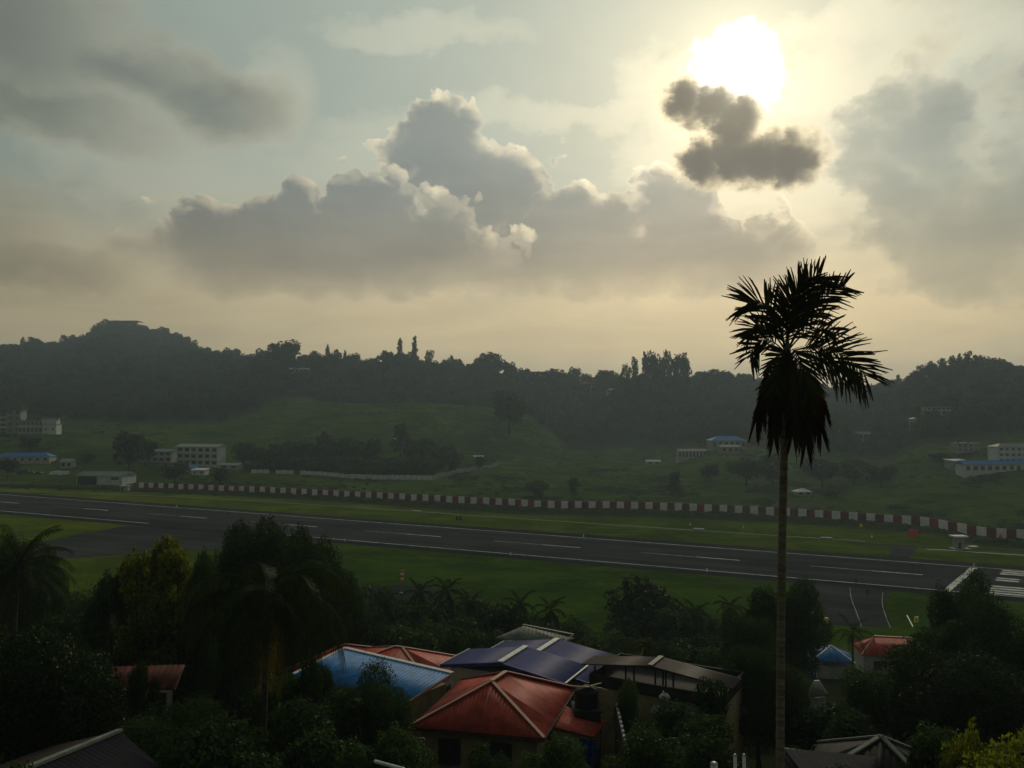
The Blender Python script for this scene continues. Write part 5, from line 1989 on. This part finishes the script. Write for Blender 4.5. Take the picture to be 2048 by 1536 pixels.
w = ground_thing('windsock', 'orange and white striped windsock hanging limp on its pole in the grass', 'windsock', 803, 1186)
MB().tube([(0, 0, -0.3), (0, 0, 5.4)], [0.09, 0.06], 8).build('pole', 'metal_grey', w, True)
MB().lathe((0, 0, 0), [(0.5, -0.1), (0.5, 0.15), (0.2, 0.25)], 12).build('footing', 'concrete', w)
sock = [((0.12, 0, 5.25), 0.46), ((0.16, -0.05, 4.75), 0.44), ((0.08, -0.05, 4.2), 0.40), ((0.05, 0, 3.65), 0.36), ((0.12, 0, 3.1), 0.33), ((0.42, 0, 2.55), 0.28)]
for k in range(5):
    (a, ra), (b, rb) = sock[k], sock[k + 1]
    MB().tube([a, b], [ra, rb], 12, k in (0, 4)).build('sock_band', 'orange_cloth' if k % 2 == 0 else 'white_cloth', w, True)
a = air(800, 1186)
mb = MB()
ring = [(a.x + math.cos(t) * 9, a.y + math.sin(t) * 9) for t in np.linspace(0, 6.283, 28)[:-1]]
mb.quad(*[(x, y, plane(x, y) + 0.02) for x, y in ring])
tag(mb.build('paved_circle', 'asphalt_dark'), 'dark paved circle under the windsock', None, None, 'structure')

for (px_, py_, w_, h_, lab) in ((1722, 1056, 1.5, 1.6, 'small yellow sign before the striped wall, right of the areca trunk'),
                                (1652, 1254, 1.3, 1.9, 'yellow sign left of the curving taxiway, above the blue pavilion'),
                                (1833, 1252, 1.3, 1.9, 'yellow sign in the grass right of the curving taxiway, by the dark tree')):
    s = ground_thing('taxi_sign', lab, 'sign', px_, py_, 'yellow airfield signs', 0.5)
    MB().box((0, 0, h_ - 0.55), (w_, 0.18, 1.1)).build('board', 'sign_yellow', s)
    MB().box((-w_ * .3, 0, (h_ - 1.1) / 2), (0.08, 0.08, h_ - 1.1)).build('leg', 'metal_grey', s)
    MB().box((w_ * .3, 0, (h_ - 1.1) / 2), (0.08, 0.08, h_ - 1.1)).build('leg', 'metal_grey', s)
    MB().box((-w_ * .1, -0.10, h_ - 0.6), (w_ * .18, 0.03, 0.6)).build('mark', 'black_plastic', s)
s = ground_thing('marker_board', 'bright red square marker board on legs before the striped wall', 'sign', 1827, 1079)
MB().box((0, 0, 2.35), (3.6, 0.15, 2.7)).build('board', 'sign_red', s)
for x in (-1.3, 1.3):
    MB().box((x, 0.12, 0.9), (0.14, 0.14, 2.2)).build('leg', 'metal_grey', s)
s = ground_thing('marker_cone', 'small bright red triangular marker close to the right end of the striped wall', 'sign', 2001, 1080)
MB().lathe((0, 0, 0.6), [(0.85, 0), (0.85, 0.15), (0.06, 2.1)], 4).build('cone', 'sign_red', s)
MB().box((0, 0, 0.3), (0.2, 0.2, 1.0)).build('leg', 'metal_grey', s)
s = ground_thing('inspection_hut', 'grey concrete hut with wide flat slab roof beside the perimeter track', 'hut', 1918, 1097)
MB().box((0, 0, 1.9), (2.9, 2.6, 4.2)).build('wall', 'concrete', s)
MB().box((0, 0, 4.25), (4.9, 4.0, 0.5)).build('roof', 'cap_white', s)
MB().box((-0.4, -1.33, 1.1), (0.9, 0.08, 2.1)).build('door', 'dark_opening', s)
MB().box((0.2, -0.6, 0.12), (6.5, 4.0, 0.24)).build('plinth', 'concrete', s)
s = ground_thing('pump_box', 'pale concrete box right of the flat-roofed hut', 'box', 1946, 1098)
MB().box((0, 0, 0.4), (2.6, 1.6, 0.9)).build('body', 'concrete', s)
MB().box((0, 0, 0.92), (2.9, 1.9, 0.14)).build('lid', 'cap_white', s)
s = ground_thing('small_hut', 'tiny pale hut at the left end of the striped wall', 'hut', 250, 981)
MB().box((0, 0, 1.1), (4.0, 2.8, 2.4)).build('wall', 'concrete', s)
MB().box((0, 0, 2.4), (4.8, 3.6, 0.25)).build('roof', 'wall_cream', s)
MB().box((-0.8, -1.43, 0.95), (0.8, 0.08, 1.8)).build('door', 'dark_opening', s)
for (px_, py_, lab) in ((832, 1024, 'pale drain cover slab left of centre on the drain line'), (1397, 1060, 'pale drain cover slab left of the areca trunk'), (1653, 1078, 'pale drain cover slab right of the areca trunk')):
    s = ground_thing('drain_cover', lab, 'slab', px_, py_, 'drain cover slabs', RTH)
    MB().box((0, 0, 0.25), (4.2, 2.4, 0.5)).build('slab', 'concrete', s)
    MB().box((0, 0, 0.56), (4.0, 2.2, 0.10)).build('lid', 'wall_grey', s)
for (px_, py_, lab) in ((689, 1082, 'white edge light on the near runway edge, above the windsock'), (1021, 1110, 'white edge light on the near runway edge at centre'),
                        (1414, 1143, 'white edge light on the near runway edge left of the areca trunk'), (353, 1014, 'white edge light on the far runway edge at left'),
                        (1167, 1073, 'white edge light on the far runway edge right of centre'), (1948, 1132, 'white edge light on the far runway edge by the threshold bar'),
                        (1380, 1050, 'short white post by the drain line left of the areca trunk'), (1487, 1056, 'short white post by the drain line, nearer the areca trunk'),
                        (1744, 1075, 'short white post by the perimeter track left of the red board')):
    s = ground_thing('edge_light', lab, 'light', px_, py_, 'small lights and posts along the runway')
    MB().lathe((0, 0, 0), [(0.3, -0.05), (0.3, 0.12), (0.14, 0.16), (0.14, 0.55)], 10).build('stem', 'cap_white', s)
    MB().lathe((0, 0, 0.55), [(0.17, 0), (0.2, 0.15), (0.1, 0.28)], 10).build('lens', 'cap_white', s)
for k, px_ in enumerate((914, 921)):
    s = ground_thing('approach_box', ['left one of two small black boxes in the grass beyond the runway', 'right one of two small black boxes in the grass beyond the runway'][k], 'box', px_, 1042, 'black boxes beyond the runway')
    MB().box((0, 0, 1.1), (1.0, 0.5, 1.5)).build('housing', 'black_plastic', s)
    MB().box((0, 0, 0.15), (0.2, 0.2, 0.6)).build('leg', 'metal_grey', s)
s = ground_thing('banded_upright', 'thin white-banded upright seen through the trees left of the curving taxiway', 'pole', 1627, 1262)
MB().tube([(0, 0, -0.3), (0, 0, 7.6)], [0.08, 0.06], 8).build('pole', 'metal_grey', s, True)
for k in range(6):
    MB().tube([(0, 0, 0.9 + 1.15 * k), (0, 0, 1.45 + 1.15 * k)], 0.12, 8).build('white_band', 'cap_white', s, True)  # white bands spaced up the thin grey upright
mb = MB()
a0, a1 = air(1814, 1236), air(1826, 1259)
s = ground_thing('low_barrier', 'pale low barrier in the grass right of the curving taxiway', 'barrier', 1820, 1248)
MB().bar(local(s, a0) + Vector((0, 0, 0.5)), local(s, a1) + Vector((0, 0, 0.5)), 0.18, 0.3).build('rail', 'cap_white', s)
for t in (0.1, 0.5, 0.9):
    q = local(s, a0).lerp(local(s, a1), t)
    MB().bar(q, q + Vector((0, 0, 0.36)), 0.12).build('leg', 'metal_grey', s)


def person(px, py, label, mat, rz, step):
    a = air(px, py)
    r = thing('person', label, 'person', (a.x, a.y, plane(a.x, a.y) + 0.05), rz, 'people on the taxiway')
    J = [(0, 0, 0.95), (0, 0, 1.2), (0, 0, 1.42), (0, 0, 1.52), (0, -0.01, 1.66), (0, 0, 1.75)]
    E = [(0, 1), (1, 2), (2, 3), (3, 4), (4, 5)]
    R_ = [0.15, 0.14, 0.16, 0.055, 0.10, 0.06]
    for s_ in (-1, 1):
        b = len(J)
        J += [(0.2 * s_, 0, 1.40), (0.25 * s_, 0.03 * s_ * step, 1.14), (0.24 * s_, -0.10, 0.90), (0.24 * s_, -0.14, 0.80)]
        R_ += [0.07, 0.048, 0.038, 0.035]
        E += [(2, b), (b, b + 1), (b + 1, b + 2), (b + 2, b + 3)]
        b = len(J)
        J += [(0.10 * s_, 0, 0.88), (0.11 * s_, -0.10 * s_ * step, 0.48), (0.11 * s_, 0.02 - 0.12 * s_ * step, 0.08), (0.12 * s_, -0.14 - 0.12 * s_ * step, 0.03)]
        R_ += [0.10, 0.065, 0.05, 0.04]
        E += [(0, b), (b, b + 1), (b + 1, b + 2), (b + 2, b + 3)]
    me = bpy.data.meshes.new('body')
    me.from_pydata(J, E, [])
    me.materials.append(MATS[mat])
    o = obj('body', me, r)
    md = o.modifiers.new('skin', 'SKIN')
    md.use_smooth_shade = True
    for i, v in enumerate(me.skin_vertices[0].data):
        v.radius = (R_[i], R_[i] * (0.75 if i < 3 else 1))
        v.use_root = i == 0
    o.modifiers.new('sub', 'SUBSURF').render_levels = 1
    MB().lathe((0, 0.015, 1.66), [(0.09, 0), (0.112, 0.05), (0.09, 0.12), (0.03, 0.15)], 10).build('hair', 'black_plastic', r, True)


person(1712, 1170, 'person in dark clothes standing on the near runway edge at the taxiway mouth', 'cloth_dark', 0.6, 0.3)
person(1735, 1192, 'person in dark clothes walking on the curving taxiway', 'cloth_blue', 2.4, 1.0)

# ================================================================== placing the trees
# --- near, left
palm(28, 60, 1128, 1.1, 'coconut palm at the left edge, its crown against the runway grass', 'coco', 26, 0.3, 0.15, 0.3, None)
tree('near_open0', 92, 72, 1108, 105, 'thin open tree just right of the palm at the left edge')
tree('near_round0', 85, 36, 1238, 330, 'broad black tree filling the lower left corner above the dark house')
tree('near_yellow0', 322, 57, 1074, 200, 'tall tree with yellow-green young leaves, left of the big dark round tree')
tree('near_open2', 395, 56, 1098, 110, 'slim yellowish tree squeezed between the yellow-green tree and the dark round tree')
tree('near_open1', 225, 60, 1128, 110, 'dark ragged tree on the left flank of the yellow-green tree')
tree('near_round2', 155, 80, 1152, 150, 'low dark tree below the left taxiway')
tree('near_open1', 250, 95, 1168, 120, 'dark tree below the taxiway grass, left of the yellow-green tree')
tree('near_dome0', 512, 68, 1034, 215, 'big dense dark round tree rising in front of the runway at left', rz=1.0)
tree('near_dome1', 585, 72, 1062, 160, 'dense dark tree merged with the right side of the big round tree')
tree('near_round0', 610, 74, 1092, 170, 'dark shoulder tree on the right flank of the big round tree')
tree('near_open0', 688, 84, 1148, 140, 'bushy dark tree right of the big round tree, beside the airfield grass')
tree('near_shrub0', 440, 60, 1150, 150, 'dark bush at the foot of the big round tree')
palm(532, 41, 1185, 1.15, 'large coconut palm with long hanging fronds before the big dark round tree', 'weep', 30, 0.2, 0.17, 0.6, None, 3, 12)
tree('near_round2', 300, 36, 1405, 290, 'dark tree before the rust-red roof at left')
tree('near_shrub0', 440, 31, 1432, 300, 'dark bush at the bottom edge under the coconut palm')
tree('near_shrub1', 590, 37, 1395, 230, 'dark bush right below the coconut palm fronds')
tree('near_round1', 735, 43, 1338, 170, 'dark leafy tree standing in front of the blue ribbed roof')
tree('near_shrub1', 552, 45, 1335, 150, 'dark bush below the hanging fronds, left of the blue roof')
tree('near_shrub0', 640, 47, 1328, 90, 'dark bush hiding the left end of the blue ribbed roof')
tree('near_shrub2', 665, 40, 1365, 190, 'dark bush left of the leafy tree before the blue roof')
tree('near_shrub1', 770, 35, 1440, 190, 'dark bush at the left corner of the red hip-roofed house')
tree('near_round2', 130, 47, 1300, 150, 'dark tree beside the left end of the rust-red roof')
tree('near_shrub2', 310, 62, 1262, 220, 'dark bush behind the rust-red roof')
tree('near_open1', 282, 42.5, 1322, 70, 'slim dark tree in front of the rust-red roof at left')
tree('near_shrub1', 606, 46, 1292, 100, 'dark bush right below the coconut palm, covering the end of the blue roof')
tree('near_shrub0', 1850, 27, 1462, 130, 'black bush touching the grey pyramid roof on the right')
tree('near_shrub2', 1640, 21.0, 1484, 170, 'black bush over the blue-grey roof at the bottom edge')
tree('near_shrub0', 130, 62, 1225, 200, 'dark bush under the palm at the left edge')
tree('near_dome1', 12, 68, 1082, 150, 'dark dense tree behind the palm at the left edge')
tree('near_shrub2', 20, 23.5, 1478, 150, 'black bush in the bottom left corner beside the dark house')
# --- bottom centre
tree('near_shrub2', 985, 38.5, 1462, 110, 'leafy shrub before the front wall of the red-roofed house')
tree('near_shrub1', 1105, 38.5, 1462, 150, 'green shrub at the right front corner of the red-roofed house', )
tree('near_open0', 1255, 46, 1362, 75, 'slim green bush against the yellow terrace')
tree('near_shrub1', 1330, 43, 1392, 170, 'green shrub below the terrace windows')
tree('near_shrub0', 1425, 45, 1352, 110, 'dark bush over the right end of the brown shed')
tree('near_shrub2', 1400, 40, 1420, 200, 'dark shrub right of the terrace')
tree('near_shrub1', 1310, 36, 1452, 190, 'bush at the bottom edge right of the garden wall')
tree('near_shrub0', 1430, 34, 1465, 180, 'dark bush at the bottom edge behind the white posts')
tree('near_dome1', 1515, 52, 1292, 190, 'big black tree left of the areca trunk, right of the brown shed')
tree('near_open1', 1545, 80, 1186, 140, 'dark tree behind the upper areca trunk, beside the airfield grass')
tree('near_open0', 1604, 100, 1166, 120, 'loose tree right of the areca trunk, against the taxiway')
tree('near_round2', 1500, 72, 1210, 120, 'rounded dark tree left of the areca trunk below the airfield grass')
tree('near_shrub0', 1650, 48, 1400, 200, 'dark bush right of the areca trunk, under the white sheet roof')
tree('near_shrub2', 1585, 66, 1335, 110, 'dark bush behind the areca trunk below the pavilion')
tree('near_shrub0', 1720, 42, 1420, 180, 'dark bush left of the grey pyramid roof')
# --- right
tree('near_round1', 1938, 66, 1148, 130, 'dark tree reaching up over the white threshold bar at right')
tree('near_round0', 2050, 58, 1204, 220, 'dark tree at the right edge below the runway stripes')
tree('near_open1', 1880, 62, 1240, 190, 'dark spreading tree right of the guard house')
tree('near_round2', 1800, 52, 1318, 210, 'dark tree below the guard house')
tree('near_round0', 1930, 47, 1285, 290, 'large black tree in the right foreground')
tree('near_shrub1', 1860, 33, 1440, 190, 'dark bush right of the grey pyramid roof')
tree('near_yellow1', 2015, 23, 1372, 270, 'sunlit yellow-green bush in the bottom right corner')
tree('near_yellow1', 1925, 26, 1360, 120, 'small sunlit yellow-green bush, left neighbour of the corner bush', rz=2.0)
palm(1708, 96, 1262, 0.60, 'small slender palm between the blue pavilion and the red guard house', 'coco', 14, 0.1, 0.13, 0.5, None)
palm(1292, 72, 1285, 0.85, 'coconut palm with shiny hanging fronds behind the brown shed', 'coco', 18, 0.3, 0.15, 0.7, None)
# --- edge of the airfield
EDGE = [('mid_open0', 668, 125, 1168, 90), ('mid_round0', 728, 128, 1182, 100), ('mid_open1', 770, 122, 1200, 90), ('mid_round1', 820, 118, 1222, 120), ('mid_open2', 872, 125, 1215, 90),
        ('mid_round2', 935, 122, 1212, 110), ('mid_round0', 985, 112, 1228, 100), ('mid_open0', 1045, 115, 1236, 90), ('mid_round1', 1110, 112, 1246, 110), ('mid_open1', 1165, 110, 1262, 90),
        ('mid_round2', 1215, 105, 1272, 90), ('mid_open2', 1240, 122, 1238, 70), ('mid_round0', 1300, 128, 1166, 135), ('mid_round1', 1365, 122, 1216, 95), ('mid_open0', 1420, 125, 1235, 80),
        ('mid_round2', 1470, 118, 1240, 90), ('mid_open1', 1165, 92, 1288, 110), ('mid_round0', 1400, 88, 1282, 120), ('mid_round2', 1460, 84, 1290, 110), ('mid_open2', 905, 95, 1262, 120),
        ('mid_round1', 830, 88, 1270, 120), ('mid_round0', 745, 86, 1258, 110), ('mid_round2', 968, 90, 1275, 80), ('mid_open0', 1340, 84, 1290, 100), ('mid_open1', 1235, 84, 1300, 60)]
EDGE.sort(key=lambda e: e[1])
for i, e in enumerate(EDGE):
    lift = 26 if e[1] < 1010 else (14 if e[1] < 1230 else 4)
    tree(e[0], e[1], e[2], e[3] - lift, e[4] * 1.22, f'dark tree in the belt along the near edge of the airfield, {NTH[i]} from the left', 'edge_tree', group='belt of trees below the airfield')
EP = [(772, 120, 1205, 0.42), (838, 128, 1185, 0.55), (893, 122, 1182, 0.62), (940, 118, 1205, 0.45), (1040, 118, 1208, 0.5), (1102, 114, 1220, 0.5), (1395, 124, 1226, 0.5), (1462, 128, 1214, 0.52), (868, 110, 1225, 0.5)]
EP.sort()
for i, (px_, Y, yc, k) in enumerate(EP):
    palm(px_, Y - 14, yc - 2, k * 1.2, f'palm in the tree belt along the airfield, {NTH[i]} from the left', 'far', 14, 0.15, 0.13, 0.25)

# --- field beyond the striped wall
FIELD = [('far_round0', 258, 486, 862, 62), ('far_round1', 290, 505, 874, 44), ('far_open0', 486, 520, 884, 56), ('far_round2', 520, 515, 892, 66), ('far_round0', 566, 530, 884, 72), ('far_round1', 612, 538, 880, 62),
         ('far_tall0', 648, 540, 862, 48), ('far_round2', 690, 545, 872, 66), ('far_open1', 738, 548, 876, 66), ('far_tall1', 801, 572, 846, 52), ('far_round0', 842, 555, 876, 76), ('far_round1', 884, 540, 888, 60),
         ('far_open2', 905, 520, 902, 46), ('far_round0', 548, 500, 914, 56), ('far_round1', 600, 500, 916, 60), ('far_open1', 655, 502, 912, 64), ('far_round2', 715, 502, 916, 66), ('far_open0', 778, 506, 914, 70),
         ('far_round0', 830, 508, 912, 60), ('far_round1', 868, 506, 918, 44), ('far_round2', 1018, 700, 776, 74), ('far_open0', 1075, 426, 960, 52), ('far_tall2', 1146, 430, 955, 34), ('far_tall0', 1349, 446, 942, 38),
         ('far_round1', 1492, 486, 914, 74), ('far_open1', 1545, 494, 906, 66), ('far_round2', 1645, 488, 914, 84), ('far_open2', 1708, 494, 918, 72), ('far_round0', 1762, 478, 930, 60), ('far_open0', 1655, 440, 978, 44),
         ('far_round1', 1800, 402, 1008, 52), ('far_open1', 1852, 404, 1000, 56), ('far_open2', 960, 560, 912, 30), ('far_round2', 1420, 500, 925, 40), ('far_round0', 60, 540, 872, 40), ('far_open1', 175, 520, 905, 36),
         ('far_round1', 350, 446, 922, 50), ('far_open2', 440, 446, 935, 46), ('far_round2', 1880, 500, 905, 40), ('far_open0', 1970, 600, 818, 60), ('far_round1', 15, 470, 915, 40)] + [('far_round%d' % (k % 3), 505 + 24.5 * k, 492 + 3 * (k % 4), 924 + (k * 7) % 13, 40 + (k * 5) % 14) for k in range(15)]
FIELD.sort(key=lambda e: e[1])
for i, e in enumerate(FIELD):
    tree(e[0], *e[1:5], f'hazy tree standing beyond the striped wall, {NTH[i]} from the left', 'field_tree', group='trees in the fields beyond the striped wall')
# --- skyline
SKYL = [('far_tall0', 45, 1430, 672, 14, ''), ('far_round0', 66, 1430, 674, 22, ''), ('far_open0', 127, 1480, 668, 18, ''), ('far_open1', 330, 1560, 655, 24, ''), ('far_round1', 352, 1500, 668, 26, ''), ('far_tall1', 575, 1100, 697, 24, ''),
        ('far_open2', 628, 1090, 700, 30, ''), ('far_tall2', 655, 1085, 688, 13, ''), ('far_needle0', 690, 1070, 700, 18, ''), ('far_open0', 768, 1050, 698, 18, ''), ('far_needle1', 800, 1050, 676, 26, ''),
        ('far_needle2', 829, 1050, 672, 27, ''), ('far_open1', 857, 1050, 698, 24, ''), ('far_open2', 903, 1050, 709, 18, ''), ('far_open0', 955, 1050, 713, 24, ''), ('far_open1', 990, 1050, 717, 24, ''), ('far_round0', 1020, 1050, 722, 30, ''),
        ('far_open0', 1253, 930, 724, 24, ''), ('far_tall0', 1270, 935, 711, 24, ''), ('far_needle0', 1290, 935, 704, 30, ''), ('far_round1', 1312, 930, 700, 42, ''), ('far_tall1', 1335, 935, 698, 30, ''), ('far_round2', 1358, 930, 701, 40, ''),
        ('far_tall2', 1374, 930, 716, 24, ''), ('far_open1', 1410, 940, 741, 30, ''), ('far_round0', 1445, 940, 741, 44, ''), ('far_needle1', 1797, 890, 748, 24, ''), ('far_open2', 1842, 835, 728, 24, ''), ('far_tall0', 1862, 835, 720, 28, ''),
        ('far_tall1', 1885, 835, 714, 28, ''), ('far_tall2', 1906, 835, 710, 26, ''), ('far_needle2', 1920, 835, 706, 26, ''), ('far_tall0', 1936, 835, 700, 28, ''), ('far_round1', 1972, 835, 708, 38, ''), ('far_tall1', 1952, 835, 708, 26, ''),
        ('far_open0', 2040, 830, 728, 34, ''), ('far_open1', 2008, 830, 733, 28, '')]
SKYL.sort(key=lambda e: e[1])
for i, e in enumerate(SKYL):
    kind = 'feathery conifer' if 'needle' in e[0] else 'tree'
    tree(e[0], *e[1:5], f'{kind} rising above the wooded skyline, {NTH[i]} from the left', 'skyline_tree', group='trees standing out on the skyline', sink=1.0)

# ================================================================== air
hm = bpy.data.materials.new('air')
hm.use_nodes = True
ht_ = hm.node_tree
ht_.nodes.clear()
ho = ht_.nodes.new('ShaderNodeOutputMaterial')
pv = ht_.nodes.new('ShaderNodeVolumePrincipled')
pv.inputs['Color'].default_value = (0.66, 0.84, 1.0, 1)
pv.inputs['Density'].default_value = 0.00023
pv.inputs['Anisotropy'].default_value = 0.35
ht_.links.new(pv.outputs[0], ho.inputs['Volume'])
MATS['air'] = hm
zmin, zmax = float(TZ.min()) - 1.5, 330.0
hz_ = MB().box((0, 2150, (zmin + zmax) / 2), (15000, 4900, zmax - zmin)).build('haze', 'air')
tag(hz_, 'thin evening haze over the valley', None, None, 'stuff')
print('terrain', TX.min(), TX.max(), TZ.min(), TZ.max())
